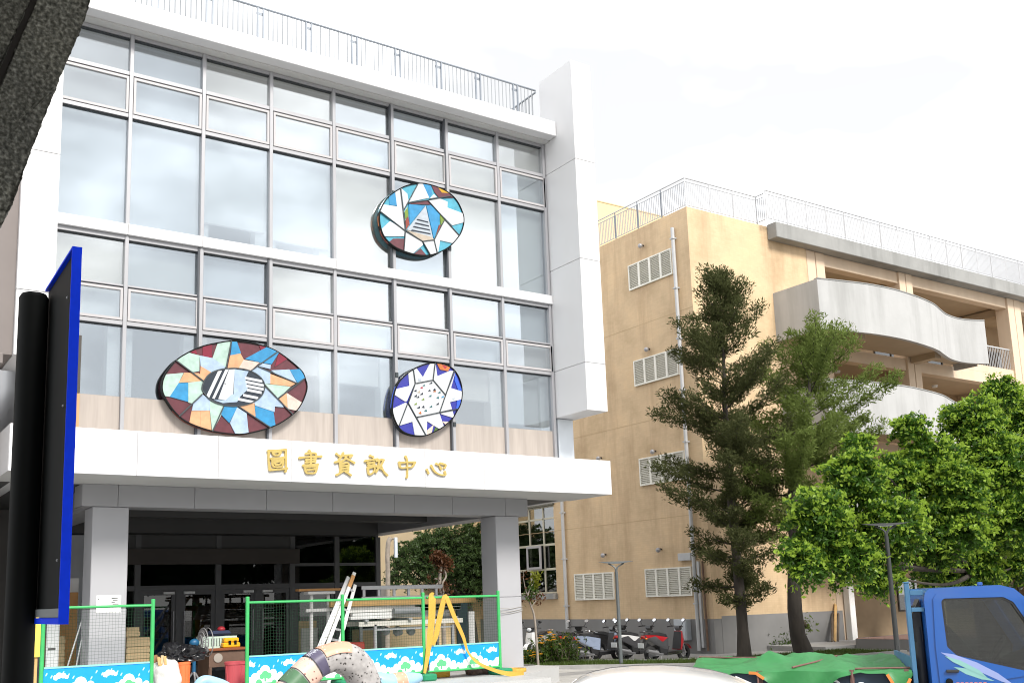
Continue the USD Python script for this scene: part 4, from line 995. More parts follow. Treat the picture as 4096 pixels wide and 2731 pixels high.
a, b = q(285, 405, Y1), q(1615, 372, Y1)
zb_ = zt + .145 * 3 + .09
single('timber_beam', MB().bar((a[0], Y1 - .2, a[2]), (b[0], Y1 - .2, a[2] + .01), .12, .13, c=.01), TIMBER, 'long tan timber beam lying under the horizontal ladder', 'beam')
# horizontal ladder resting on the beam
ld = Thing('ladder', 'grey aluminium ladder lying on edge on top of the timber beam', 'ladder', (q(950, 300, Y1)[0], Y1, a[2] + .07))
zl0 = a[2] + .10; zl1 = q(950, 248, Y1)[2]
xa, xb = q(575, 260, Y1)[0], q(1320, 260, Y1)[0]
for z, w in ((zl0, .05), (zl1, .06)):
    ld.part('side_rail', MB().bar((xa, Y1 - .2, z), (xb, Y1 - .2, z), .03, w + .03, c=.006), ALU)
for x in (597, 735, 875, 1008, 1132, 1262):
    xx_ = q(x, 300, Y1)[0]; ld.part('rung', MB().box((xx_ - .03, Y1 - .225, zl0 + .04), (xx_ + .03, Y1 - .175, zl1 - .046), .004), ALU)
# small saw horse at the left of the ladder
sh = Thing('step_stool', 'pale grey folding step frame left of the horizontal ladder', 'stool', (q(220, 460, Y1)[0], Y1, PZ))
a, b = q(100, 302, Y1), q(350, 288, Y1)
sh.part('top_board', MB().bar((a[0], Y1, a[2]), (b[0], Y1, a[2]), .25, .06, c=.008), mat('frame_pale', (.64, .63, .62), .5, .05))
for x in (150, 305):
    p = q(x, 310, Y1); sh.part('leg', MB().bar((p[0], Y1, a[2] - .032), (p[0], Y1 + .02, PZ), .06, .06, up=(0, 1, 0)), MATS['frame_pale'])
p, p2 = q(90, 462, Y1), q(330, 455, Y1); sh.part('lower_board', MB().bar((p[0], Y1 - .06, p[2]), (p2[0], Y1 - .06, p[2]), .05, .07), MATS['frame_pale'])
a, b = q(20, 275, Y1 + .3), q(420, 262, Y1 + .3)
single('orange_plank', MB().bar((a[0], Y1 + .3, a[2]), (b[0], Y1 + .3, a[2]), .2, .05), OAK, 'orange brown plank lying over the step frame', 'plank')
# leaning ladder and long tubes against the rack
YL = 19.9
lad = Thing('leaning_ladder', 'white aluminium ladder leaning steeply behind the green fence', 'ladder', tuple(q(320, 830, YL)))


def lean(x0, y0, x1, y1, Ya=YL - .15, Yb=YL + .45):
    a, b = q(x0, y0, Ya), q(x1, y1, Yb); dr = b - a
    return a - dr * ((a[2] - PZ) / dr[2] * 1.0), b


rails = []
for x0, y0, x1, y1 in ((240, 800, 505, 160), (395, 815, 555, 225)):
    a, b = lean(x0, y0, x1, y1); rails.append((a, b)); lad.part('side_rail', MB().bar(a, b, .035, .075, up=(1, 0, 0), c=.005), PVC)
for t in np.linspace(.12, .92, 9):
    a = rails[0][0] + (rails[0][1] - rails[0][0]) * t; b = rails[1][0] + (rails[1][1] - rails[1][0]) * t
    lad.part('rung', MB().bar(a, b, .03, .045), ALU)
a, b = lean(285, 815, 548, 112, YL - .25, YL + .35)
lp = Thing('leaning_tube', 'white tube with tan wrapped top leaning beside the ladder', 'tube', tuple(a))
lp.part('tube', MB().bar(a, b, .05, .075, up=(1, 0, 0), c=.006), PVC)
a2 = a + (b - a) * .86; b2 = a + (b - a) * .97
lp.part('wrap', MB().bar(a2, b2, .054, .08, up=(1, 0, 0)), OAK)
a, b = lean(215, 800, 490, 150, YL - .35, YL + .30)
single('leaning_rail', MB().bar(a, b, .03, .06, up=(1, 0, 0)), ALU, 'grey metal rail leaning at the left of the white ladder', 'rail')
# sheet goods
for nm, c, box_, Y, m, lab in (
    ('plywood_sheet', 10, (40, 560, 200, 830), 23.0, PLY, 'tan plywood sheet standing behind the leaning ladder'),
    ('plaster_board', 10, (60, 625, 210, 830), 22.7, mat('board_grey', (.50, .50, .47), .8, .05), 'pale grey board leaning in front of the tan plywood sheet'),
    ('cardboard_box', 10, (610, 640, 745, 800), 22.6, PLY, 'tan cardboard box under the trestle rack'),
    ('dark_panel', 10, (1490, 395, 1600, 740), 22.4, mat('navy_panel', (.03, .055, .075), .5, .1), 'dark blue panel standing behind the right end of the tubes'),
    ('cream_panel', 10, (1600, 470, 1660, 690), 23.4, PIER, 'cream panel standing right of the dark blue one'),
    ('door_leaf', 6, (390, 970, 500, 1430), 24.2, OAK, 'brown door leaf standing left of the left column'),
    ('wall_board', 6, (455, 875, 505, 1350), 24.6, PIER, 'narrow white board behind the brown door leaf'),
    ('notice_easel', 6, (315, 1080, 388, 1350), 20.6, mat('easel_grey', (.55, .57, .58), .6, .05), 'grey notice board behind the left fence panel'),
    ('crate', 6, (838, 1270, 985, 1420), 21.4, PLY, 'lower tan crate right of the left column'),
    ('crate', 6, (838, 1200, 918, 1268), 21.4, PLY, 'upper small tan crate on the lower crate'),
    ('crate', 6, (310, 1260, 420, 1440), 21.6, PLY, 'tan crate behind the left fence panel, under the notice board')):
    x0, y0, x1, y1 = box_
    a, b = onY(c, x0, y0, Y), onY(c, x1, y1, Y); z0 = min(b[2], a[2]); z1 = max(a[2], b[2])
    if nm not in ('crate',) or 'upper' not in lab: z0 = PZ
    th = .5 if nm in ('crate', 'cardboard_box') else .05
    if 'upper' in lab: z0 = onY(6, 838, 1268, 21.4)[2]
    t = Thing(nm, lab, 'crate' if nm == 'crate' else 'board' if nm != 'cardboard_box' else 'box', ((a[0] + b[0]) / 2, Y, z0))
    t.part('body', MB().box((a[0], Y, z0), (b[0], Y + th, z1), .006), m)
    if nm == 'crate':
        for k in range(int((z1 - z0) / .12) + 1):
            zz_ = z0 + .03 + .12 * k
            if zz_ + .08 < z1: t.part('slat', MB().box((a[0] - .01, Y - .016, zz_), (b[0] + .01, Y - .001, zz_ + .08)), m)
    elif nm == 'notice_easel':
        t.part('text_line', MB().box((a[0] + .03, Y - .004, z1 - .75), (b[0] - .06, Y - .001, z1 - .71)), INK)
    else:
        t.part('edge_strip', MB().box((a[0], Y - .012, z1 - .05), (b[0], Y - .001, z1 - .006)), m)
for i, (x0, y0, x1, y1, lab) in enumerate(((455, 1425, 590, 995, 'grey metal pole leaning by the left column, left one'), (510, 1420, 592, 1010, 'grey metal pole leaning by the left column, right one'))):
    a, b = onY(6, x0, y0, 19.9), onY(6, x1, y1, 20.2); dr = b - a
    single('leaning_pole', MB().tube([a - dr * ((a[2] - PZ) / dr[2]), b], .016, 8), GALV, lab, 'pole')
# dark bundles between the rack legs
JUNK = mat('junk_pale', (.45, .47, .48), .6, .3, 9.0)
for i, (x, y, s) in enumerate(((840, 650, .10), (950, 650, .13), (1070, 650, .11))):
    p = q(x, y, 21.6); m = MB().ball((0, 0, 0), 1, sub=3); v, f = m.arr(); v = v * (1 + .35 * (meshkit.noise(v * 2.2, i)[:, None] - .5)) * s * np.array([1, .8, .9])
    single('plastic_bag', MB().add(v + p, f), JUNK, ['left', 'middle', 'right'][i] + ' of three pale plastic bags hanging on the rack cross rail', 'bag', True)
p = q(530, 780, 21.0)
single('red_crate', MB().box((p[0] - .32, 21.0, PZ), (p[0] + .32, 21.5, p[2] + .06), .03), mat('dark_red', (.30, .04, .03), .5, .1), 'dark red crate low under the left end of the rack', 'crate')

# work desk with its load
Y2 = 20.2


def u(x, y, Y=Y2): return onY(11, x, y, Y)


dk = Thing('work_desk', 'old brown wooden desk with a red brown top between the fence panels', 'desk', (u(1060, 1200)[0], Y2, PZ))
a, b = u(795, 1110), u(1345, 1085)
ztop = a[2] + .03
dk.part('desk_top', MB().box((a[0], Y2 - .05, ztop - .05), (b[0], Y2 + .75, ztop), .008), mat('desk_top', (.24, .07, .025), .45, .12, 5.0))
dk.part('front_panel', MB().box((a[0] + .04, Y2, u(800, 1350)[2]), (b[0] - .04, Y2 + .03, ztop - .052)), BROWNW)
dk.part('side_panel', MB().box((a[0] + .04, Y2 + .032, PZ), (a[0] + .07, Y2 + .7, ztop - .052)), BROWNW)
for x in (a[0] + .05, b[0] - .09): dk.part('leg', MB().box((x, Y2 + .0, PZ), (x + .05, Y2 + .05, u(800, 1350)[2] - .002)), BROWNW)
p = u(945, 1215)
dk.part('pale_disc', MB().lathe([(0, 0), (.085, .001), (.09, .006), (.0, .008)], (p[0], Y2 - .010, p[2]), 24, 1), mat('disc_pale', (.35, .31, .27), .6, .05))
bs = Thing('plastic_basket', 'pale green slatted plastic basket on the brown desk', 'basket', (u(1000, 1000)[0], Y2, ztop))
a, b = u(775, 930), u(1245, 1070)
h_ = (a[2] - ztop) * .95; x0_, x1_ = a[0], b[0]
BASK = mat('basket_green', (.48, .60, .52), .5, .05)
for z in (ztop + .02, ztop + h_): bs.part('rim', MB().ext(sbox(x0_, Y2 + .15, x1_, Y2 + .6).difference(sbox(x0_ + .02, Y2 + .17, x1_ - .02, Y2 + .58)), z - .02, z + .015, 'xy'), BASK)
for x in np.arange(x0_ + .01, x1_ - .02, .055):
    bs.part('slat', MB().box((x, Y2 + .152, ztop + .036), (x + .038, Y2 + .165, ztop + h_ - .022)), BASK)
bs.part('back', MB().box((x0_, Y2 + .585, ztop + .036), (x1_, Y2 + .598, ztop + h_ - .022)), BASK)
a, b = u(1010, 975), u(1250, 1070)
yc = Thing('tool_case', 'bright yellow tool case at the front edge of the desk', 'tool case', ((a[0] + b[0]) / 2, Y2, ztop))
YELP = mat('yellow_plastic', (.80, .40, .01), .4, .08, 4.0)
zc1 = ztop + .19
yc.part('body', MB().box((a[0], Y2 - .03, ztop + .001), (b[0], Y2 + .13, ztop + .10), .02), YELP)
yc.part('lid', MB().box((a[0] + .03, Y2 - .02, ztop + .104), (b[0] - .02, Y2 + .12, zc1), .02), YELP)
for x in (a[0] + .11, b[0] - .13): yc.part('latch', MB().box((x, Y2 - .042, ztop + .06), (x + .05, Y2 - .031, ztop + .14)), BLACK)
a, b = u(800, 840, 20.6), u(1080, 915, 20.6)
nv = MB(); nv.box((a[0], 20.35, ztop + h_ + .02), (b[0], 20.7, a[2]), .05)
single('navy_tarp', nv, mat('navy_cloth', (.02, .03, .07), .8, .15, 8.0), 'folded navy cloth lying on the basket', 'cloth', 30)
p = u(990, 815, 20.5); single('safety_helmet', MB().ball((p[0], 20.5, p[2]), .08, (1, 1, .7)), mat('red_plastic', (.35, .02, .03), .5, .05), 'small red helmet on top of the navy cloth', 'helmet', True)
# round fan seen side on, on its stand
fn = Thing('industrial_fan', 'round grey fan seen nearly edge on with a blue motor', 'fan', (u(735, 1000, 20.0)[0], 19.75, PZ))
p = u(735, 1000, 19.8); R_ = .27
rot = np.array([[math.cos(.06), -math.sin(.06), 0], [math.sin(.06), math.cos(.06), 0], [0, 0, 1]])
GRL = mat('fan_grille', (.25, .245, .25), .5, .08)
for k, (rr_, off) in enumerate(((R_, .0), (R_, .10), (R_ * .72, -.03), (R_ * .45, -.05), (R_ * .2, -.06))):
    ang = np.linspace(0, 2 * PI, 33); c_ = np.c_[np.full(33, off), rr_ * np.cos(ang), rr_ * np.sin(ang)] @ rot.T + p
    fn.part('ring', MB().tube(c_, .010, 6, False), GRL)
for k in range(24):
    t = k * PI / 12; c_ = np.array([[-.06, .06 * math.cos(t), .06 * math.sin(t)], [-.03, R_ * .6 * math.cos(t), R_ * .6 * math.sin(t)], [0, R_ * math.cos(t), R_ * math.sin(t)]]) @ rot.T + p
    fn.part('spoke', MB().tube(c_, .005, 4, False), GRL)
for k in range(3):
    t = k * 2 * PI / 3; pts = np.array([[.04, .05 * math.cos(t), .05 * math.sin(t)], [.07, R_ * .85 * math.cos(t - .3), R_ * .85 * math.sin(t - .3)], [.03, R_ * .85 * math.cos(t + .35), R_ * .85 * math.sin(t + .35)], [.045, .05 * math.cos(t + .3), .05 * math.sin(t + .3)]]) @ rot.T + p
    fn.part('blade', MB().quad(*pts), GRL)
FBL = mat('fan_blue', (.01, .10, .22), .45, .08)
pm = p + rot @ np.array([.18, 0, 0]) * 1.0
pm2 = p - rot @ np.array([.17, 0, 0])
fn.part('motor', MB().ball(pm2, .08, (1.2, 1, 1)), FBL, True)
fn.part('stand_pole', MB().tube([pm2 - [0, 0, .1], (pm2[0], pm2[1], .75)], .035, 10), FBL, 40)
for k in range(3):
    t = k * 2 * PI / 3 + .4; fn.part('leg', MB().tube([(pm2[0], pm2[1], .78), (pm2[0] + .30 * math.cos(t), pm2[1] + .30 * math.sin(t), PZ + .01)], .018, 8), GALV, 40)


# tubs, sacks, cardboard, black bags
def tub(name, x0, x1, ytop, Y, m, lab, flare=.8):
    a, b = onY(11, x0, ytop, Y), onY(11, x1, ytop, Y); r = (b[0] - a[0]) / 2; c = ((a[0] + b[0]) / 2, Y, 0); zt_ = a[2]
    t = Thing(name, lab, 'tub', (c[0], Y, PZ))
    t.part('body', MB().lathe([(.001, PZ + .01), (r * flare, PZ + .012), (r * .96, zt_ - .05), (r * .93, zt_ - .04), (r * flare * .95, PZ + .03), (.001, PZ + .028)], c, 28), m, 40)
    t.part('rim', MB().lathe([(r * .95, zt_ - .05), (r * 1.02, zt_ - .045), (r * 1.03, zt_), (r * .95, zt_ + .004), (r * .94, zt_ - .03)], c, 28), m, 40)
    for k in range(8):
        th = k * PI / 4 + .2; rr_ = r * (flare + .96) / 2 * 1.0
        t.part('rib', MB().bar((c[0] + r * (flare + .012) * math.cos(th), Y + r * (flare + .012) * math.sin(th), PZ + .03), (c[0] + r * .965 * math.cos(th), Y + r * .965 * math.sin(th), zt_ - .06), .02, .012, up=(math.cos(th), math.sin(th), 0)), m)
    return c, r, zt_


c1, r1, z1 = tub('plastic_tub', 345, 560, 1275, 19.0, ORANGE, 'orange plastic tub with black bags on it, beside the white sack', .82)
c2, r2, z2 = tub('plastic_tub', 1045, 1345, 1275, 19.3, PINKRED, 'faded red plastic tub with grey stain beside the green fence post', .8)


def lump(c, s, seed, amp=.45, fr=2.0, sub=4):
    m = trimesh.creation.icosphere(sub, 1.0); v = m.vertices
    n = (meshkit.fbm(v * fr + seed * 7.3, 4, seed) - .5) * amp * 2
    v = v * (1 + n[:, None]) * np.asarray(s) + np.asarray(c)
    return MB().add(v, m.faces)


BAGB = mat('black_bag', (.012, .012, .014), .22, .2, 5.0, bump=.4, bscale=12)
for i, (x, y, s, lab) in enumerate(((330, 1165, (.26, .25, .20), 'left crumpled black bin bag heaped on the orange tub'), (530, 1160, (.30, .26, .17), 'right crumpled black bin bag heaped on the orange tub'))):
    p = onY(11, x, y, 19.1); single('bin_bag', lump(p, s, 3 + i, .5, 2.6), BAGB, lab, 'bag', 30)
p = onY(11, 210, 1420, 18.95)
zk = onY(11, 210, 1240, 18.95)[2]
sk = Thing('white_sack', 'white woven sack stuffed with offcuts beside the orange tub', 'sack', (p[0], 18.95, PZ))
m = trimesh.creation.icosphere(4, 1.0); v = m.vertices.copy(); v = np.sign(v) * np.abs(v) ** .7
v *= (1 + (meshkit.fbm(v * 2.2, 4, 4) - .5)[:, None] * .35); h_ = (zk - PZ) / 2
sk.part('bag', MB().add(v * [.27, .22, h_] + [p[0], 18.95, PZ + h_], m.faces), mat('sack_white', (.58, .57, .545), .75, .06, 6.0, bump=.4, bscale=30), 30)
for i, (x0, y0, x1, y1) in enumerate(((130, 1320, 115, 1205), (165, 1300, 170, 1180), (215, 1310, 205, 1190), (300, 1560, 280, 1410), (150, 1330, 140, 1215))):
    a, b = onY(11, x0, y0, 18.78), onY(11, x1, y1, 18.82); sk.part('offcut', MB().bar(a, b, .045, .03, up=(0, 1, 0)), PLY if i % 2 else TIMBER)
a, b = onY(11, 0, 1180, 19.4), onY(11, 225, 1300, 19.4)
single('cardboard_sheet', MB().hull([(a[0], 19.4, PZ), (b[0], 19.5, PZ), (a[0], 19.42, a[2] - .02), (b[0], 19.52, a[2] + .03), (a[0], 19.43, PZ), (b[0], 19.53, PZ), (a[0], 19.45, a[2] - .02), (b[0], 19.55, a[2] + .03)]), mat('cardboard', (.36, .20, .10), .85, .08), 'brown cardboard sheet standing behind the white sack', 'cardboard')
# yellow placard at the foot of the sign post
a, b = onY(6, 232, 1178, 17.5), onY(6, 262, 1395, 17.5)
yb = Thing('yellow_placard', 'narrow yellow placard showing between sign post and first fence post', 'placard', ((a[0] + b[0]) / 2, 17.5, .0))
yb.part('board', MB().box((a[0] - .05, 17.5, b[2]), (b[0], 17.53, a[2] + .12), .004), mat('placard_yellow', (.80, .62, .10), .5, .04))
yb.part('stake', MB().box((a[0] + .02, 17.531, 0), (a[0] + .06, 17.57, a[2])), TIMBER)
p = onZ(10, 1350, 1075, .37)
yo = Thing('yellow_block', 'small yellow block on the plinth below the last fence panel', 'block', (p[0], 19.0, PZ))
yo.part('block', MB().box((p[0] - .2, 19.0, PZ), (p[0] + .2, 19.25, PZ + .24), .02), YELP)
for i, (x, s, lab) in enumerate(((1660, .17, 'left rough brown stone on the plinth under the fence'), (1770, .2, 'right rough brown stone on the plinth under the fence'))):
    p = onY(10, x, 1060, 19.1); single('rubble_stone', lump((p[0], 19.1, PZ + s * .6), (s * 1.3, s, s), 9 + i, .4, 2.0, 3), mat('stone_brown', (.17, .11, .085), .9, .2, 8.0), lab, 'stone', 25)

# ------------------------------------------------------------------ mosaic serpent sculpture
YS = 12.0
TER = usdkit.material(stage, '/World/Looks/terrazzo', {
    'g': ('geometry', {}), 'v': ('voronoi_texture', {'scale': 22.0}), 'n': ('noise_texture', {'scale': 9.0, 'detail': 5.0}), 'r': ('rgb_ramp', {'ramp': [(.0, (.035, .03, .03)), (.22, (.06, .055, .05)), (.27, (.38, .36, .35)), (1, (.46, .44, .43))]}),
    'r2': ('rgb_ramp', {'ramp': [(.35, (.75, .75, .75)), (.7, (1.1, 1.1, 1.1))]}), 'm': ('mix_color', {'blend_type': 'multiply', 'fac': 1.0}), 'p': ('principled_bsdf', {'roughness': .7})},
    [('g.position', 'v.vector'), ('g.position', 'n.vector'), ('v.distance', 'r.fac'), ('n.fac', 'r2.fac'), ('r.color', 'm.a'), ('r2.color', 'm.b'), ('m.result', 'p.base_color')], surface='p.BSDF')


def spotted(name, c1, c2):
    MATS[name] = usdkit.material(stage, f'/World/Looks/{name}', {
        'g': ('geometry', {}), 'v': ('voronoi_texture', {'scale': 17.0}), 'r': ('rgb_ramp', {'ramp': [(.0, c2), (.17, c2), (.21, c1), (1, c1)]}), 'p': ('principled_bsdf', {'roughness': .45})},
        [('g.position', 'v.vector'), ('v.distance', 'r.fac'), ('r.color', 'p.base_color')], surface='p.BSDF')
    return MATS[name]


SPINK, SPURP, SGREEN, SORNG, SBLUE = spotted('tile_pink', (.70, .47, .38), (.20, .08, .07)), mat('tile_purple', (.085, .075, .125), .45, .12, 9.0), mat('tile_green', (.07, .16, .08), .45, .12, 9.0), spotted('tile_salmon', (.66, .33, .22), (.75, .55, .42)), mat('tile_blue', (.30, .50, .66), .4, .10, 12.0)
sp = Thing('mosaic_sculpture', 'serpent shaped mosaic sculpture with a speckled grey hump in front of the fence', 'sculpture', (5.7, YS, 0))


def s10(x, y): return onY(10, x, y, YS)


path = [s10(-330, 1500), s10(-180, 1330), s10(-40, 1180), s10(80, 1060), s10(200, 960), s10(320, 905), s10(440, 900), s10(550, 960), s10(620, 1080), s10(670, 1230), s10(720, 1420)]
path = curve(path, 10)
rad = np.interp(np.linspace(0, 1, len(path)), [0, .3, .5, .62, .8, 1], [.15, .16, .17, .20, .19, .19])


def body(i0, i1, mtl, nm, grow=0.0, arc=None):
    p = path[i0:i1 + 1]; r = rad[i0:i1 + 1] + grow
    t = np.gradient(path, axis=0)[i0:i1 + 1]; t /= np.linalg.norm(t, axis=1, keepdims=True)
    a = np.array([0, -1.0, 0]); n = 20
    a0, a1 = arc if arc else (0, 2 * PI)
    ang = np.linspace(a0, a1, n + 1); v = []
    for k in range(len(p)):
        up = np.cross(a, t[k]); up /= np.linalg.norm(up); up = up if up[2] > 0 or True else -up
        # superellipse section
        cs, sn = np.cos(ang), np.sin(ang)
        v.append(p[k] + r[k] * (np.sign(cs) * np.abs(cs) ** .75)[:, None] * a * 1.15 + r[k] * (np.sign(sn) * np.abs(sn) ** .75)[:, None] * up)
    v = np.vstack(v); f = []; N = n + 1
    for k in range(len(p) - 1):
        for j in range(n): f += [[k * N + j, k * N + j + 1, (k + 1) * N + j + 1], [k * N + j, (k + 1) * N + j + 1, (k + 1) * N + j]]
    sp.part(nm, MB().add(v, f), mtl, 50)


body(0, len(path) - 1, TER, 'grey_body')
L0 = len(path)
probe = np.cross(np.array([0, -1.0, 0]), np.gradient(path, axis=0)[10])
side = 1 if probe[2] > 0 else -1
top = (.25, 2.9) if side > 0 else (-2.9, -.25)
body(2, 18, SPINK, 'pink_tiles', .014, (-.9, 2.9) if side > 0 else (-2.9, .9))
body(19, 27, SGREEN, 'green_tiles', .015, (-.9, 2.9) if side > 0 else (-2.9, .9))
body(28, 36, SPINK, 'pink_tiles', .014, (-.9, 2.9) if side > 0 else (-2.9, .9))
body(37, 43, SPURP, 'purple_tiles', .016, (-.7, 2.9) if side > 0 else (-2.9, .7))
body(44, 60, SORNG, 'salmon_tiles', .014, top)
body(84, 99, SBLUE, 'blue_tiles', .014, (.6, 3.5) if side > 0 else (-3.5, -.6))
tail = curve([s10(690, 980) + [0, .1, 0], s10(730, 1080) + [0, .05, 0], s10(830, 1125), s10(960, 1120), s10(1080, 1095), s10(1160, 1075)], 8)
sp.part('tail', MB().tube(tail, np.interp(np.linspace(0, 1, len(tail)), [0, .3, .7, 1], [.06, .12, .11, .05]), 16), SBLUE, 50)
sp.part('salmon_patch', MB().tube(tail[18:28], np.interp(np.linspace(0, 1, 10), [0, .5, 1], [.10, .126, .118]), 16, False), SORNG, 50)
sp.part('pedestal', MB().box((s10(1000, 1100)[0] - .2, YS - .08, 0), (s10(1100, 1100)[0], YS + .08, s10(1000, 1110)[2] - .05), .02), TER)
hump = curve([onY(11, 640, 1750, YS), onY(11, 680, 1600, YS), onY(11, 760, 1535, YS), onY(11, 900, 1560, YS), onY(11, 1060, 1625, YS), onY(11, 1200, 1760, YS)], 8)
sp.part('blue_hump', MB().tube(hump, .065, 16), SBLUE, 50)
sp.part('plinth', MB().box((3.6, YS - .4, 0), (6.9, YS + .4, .25), .03), TER)
# ------------------------------------------------------------------ motor scooters along the gable
RUB = mat('tyre_rubber', (.018, .018, .019), .8, .15, 20.0); PLAST = mat('black_plastic', (.025, .025, .027), .5, .15, 10.0); CHROME = mat('chrome', (.70, .71, .72), .12, .03, 3.0, metal=1.0); SEATM = mat('seat_vinyl', (.02, .02, .022), .45, .2, 12.0)
TAILR = mat('tail_lens', (.45, .02, .015), .2, .08); PLATEW = mat('plate_white', (.75, .77, .78), .5, .03); HEADL = mat('head_lens', (.72, .75, .78), .08, .03); AMB = mat('amber_lens', (.70, .20, .02), .25, .08)
MIRR = mat('mirror_face', (.86, .88, .92), .03, .01, metal=1.0)
SCREEN = mat('wheel_alloy', (.30, .30, .31), .4, .1, metal=.6)


def paint(name, c): return mat('paint_' + name, c, .28, .04, 3.0, coat=.5)


def scooter(loc, rz, col, label, col2=None, group=None, tilt=0):
    t = Thing('motor_scooter', label, 'scooter', loc, group, rz, local=True); col2 = col2 or col
    for x in (-.62, .64):
        w = t.part('wheel', MB().lathe([(.135, -.045), (.20, -.05), (.235, -.03), (.245, 0), (.235, .03), (.20, .05), (.135, .045)], (x, 0, .245), 24, 1), RUB, 50)
        r = MB().lathe([(.0, -.02), (.05, -.03), (.055, .03), (.0, .03)], (x, 0, .245), 12, 1)
        for k in range(5):
            a = k * 2 * PI / 5; r.bar((x + .04 * math.cos(a), 0, .245 + .04 * math.sin(a)), (x + .14 * math.cos(a), 0, .245 + .14 * math.sin(a)), .035, .02, up=(0, 1, 0))
        t.part('rim', r, SCREEN, parent=w)
    # tail: tapering shell
    t.part('rear_shell', MB().hull([(-.86, y * .09, .80) for y in (-1, 1)] + [(-.88, y * .07, .70) for y in (-1, 1)] + [(-.55, y * .17, .78) for y in (-1, 1)] + [(-.50, y * .175, .55) for y in (-1, 1)] + [(-.05, y * .16, .70) for y in (-1, 1)] + [(-.08, y * .15, .36) for y in (-1, 1)] + [(-.30, y * .16, .40) for y in (-1, 1)]), PK if col in (PR, PW) and col2 is not col else col, 40)
    t.part('tail_panel', MB().hull([(-.875, y * .088, .805) for y in (-1, 1)] + [(-.55, y * .178, .79) for y in (-1, 1)] + [(-.08, y * .168, .71) for y in (-1, 1)] + [(-.28, y * .176, .60) for y in (-1, 1)] + [(-.80, y * .105, .72) for y in (-1, 1)]), col, 40)
    t.part('lower_shell', MB().hull([(-.02, y * .15, .46) for y in (-1, 1)] + [(-.42, y * .17, .47) for y in (-1, 1)] + [(-.10, y * .12, .22) for y in (-1, 1)] + [(-.34, y * .12, .26) for y in (-1, 1)]), PLAST)
    t.part('seat', MB().hull([(-.72, y * .11, .88) for y in (-1, 1)] + [(-.78, y * .09, .81) for y in (-1, 1)] + [(-.40, y * .14, .87) for y in (-1, 1)] + [(-.08, y * .10, .80) for y in (-1, 1)] + [(-.03, y * .09, .72) for y in (-1, 1)] + [(-.55, y * .15, .80) for y in (-1, 1)]), SEATM, 40)
    t.part('grab_rail', MB().tube(curve([(-.62, -.12, .84), (-.90, -.10, .90), (-.96, 0, .91), (-.90, .10, .90), (-.62, .12, .84)], 5), .014, 8), CHROME if col2 is col else col2, 40)
    t.part('floorboard', MB().box((-.10, -.17, .27), (.42, .17, .33), .02), PLAST)
    t.part('side_skirt', MB().hull([(-.12, y * .175, z) for y in (-1, 1) for z in (.20, .30)] + [(.44, y * .17, z) for y in (-1, 1) for z in (.24, .32)]), CHROME if col is PR else col2, 40)
    t.part('leg_shield', MB().hull([(.38, y * .20, .34) for y in (-1, 1)] + [(.47, y * .21, .60) for y in (-1, 1)] + [(.46, y * .16, .88) for y in (-1, 1)] + [(.60, y * .10, .62) for y in (-1, 1)] + [(.56, y * .10, .86) for y in (-1, 1)] + [(.50, y * .10, .32) for y in (-1, 1)]), col if col is not PW or col2 is col else PB, 40)
    t.part('inner_shield', MB().hull([(.36, y * .17, .36) for y in (-1, 1)] + [(.45, y * .15, .86) for y in (-1, 1)] + [(.40, y * .17, .60) for y in (-1, 1)] + [(.455, y * .17, .60) for y in (-1, 1)]), PLAST)
    for y in (-.075, .075): t.part('fork', MB().tube([(.54, y, .60), (.64, y, .245)], .022, 8), SCREEN)
    fd = []
    for k in range(9):
        a = math.radians(20 + 17 * k); fd += [(.64 + .285 * math.cos(a), y, .245 + .285 * math.sin(a)) for y in (-.075, .075)]
    f = MB(); v = np.array(fd); f.add(v, [[2 * k + i for i in tri_] for k in range(8) for tri_ in ((0, 1, 3), (0, 3, 2))]); t.part('front_fender', f, col)
    t.part('handlebar_cowl', MB().hull([(.42, y * .10, .95) for y in (-1, 1)] + [(.55, y * .09, .93) for y in (-1, 1)] + [(.54, y * .11, 1.02) for y in (-1, 1)] + [(.43, y * .12, 1.03) for y in (-1, 1)] + [(.48, y * .06, .86) for y in (-1, 1)]), PLAST if col2 is col else col2, 40)
    t.part('handlebar', MB().tube(curve([(.36, -.34, 1.0), (.45, -.18, 1.02), (.48, 0, 1.0), (.45, .18, 1.02), (.36, .34, 1.0)], 4), .017, 8), PLAST, 40)
    t.part('headlight', MB().ball((.565, 0, .96), .075, (.4, 1.1, .8)), HEADL, True)
    for y in (-1, 1):
        s = t.part('mirror', MB().hull([(.43 - .015, y * .33 + .075 * math.cos(a), 1.20 + .05 * math.sin(a)) for a in np.arange(0, 6.2, .5)] + [(.43 + .03, y * .33 + .05 * math.cos(a), 1.20 + .035 * math.sin(a)) for a in np.arange(0, 6.2, .5)]), PLAST, 40)
        t.part('mirror_glass', MB().add([(.395, y * .33, 1.20)] + [(.395 + .022 * math.sin(a), y * .33 + .068 * math.cos(a), 1.20 + .044 * math.sin(a)) for a in np.arange(16) * PI / 8], [[0, 1 + (i + 1) % 16, 1 + i] for i in range(16)]), MIRR, parent=s)
        t.part('mirror_stalk', MB().tube([(.42, y * .22, 1.02), (.43, y * .31, 1.16)], .008, 6), PLAST, parent=s)
        t.part('turn_signal', MB().ball((-.86, y * .12, .70), .035, (1.2, .8, .7), 1), AMB, True)
    t.part('tail_light', MB().box((-.915, -.075, .70), (-.87, .075, .78), .015), TAILR)
    t.part('rear_fender', MB().hull([(-.84, y * .06, .66) for y in (-1, 1)] + [(-.96, y * .07, .36) for y in (-1, 1)] + [(-.93, y * .07, .36) for y in (-1, 1)] + [(-.78, y * .07, .60) for y in (-1, 1)]), PLAST)
    t.part('number_plate', MB().box((-.985, -.13, .44), (-.975, .13, .58), .004), PLATEW)
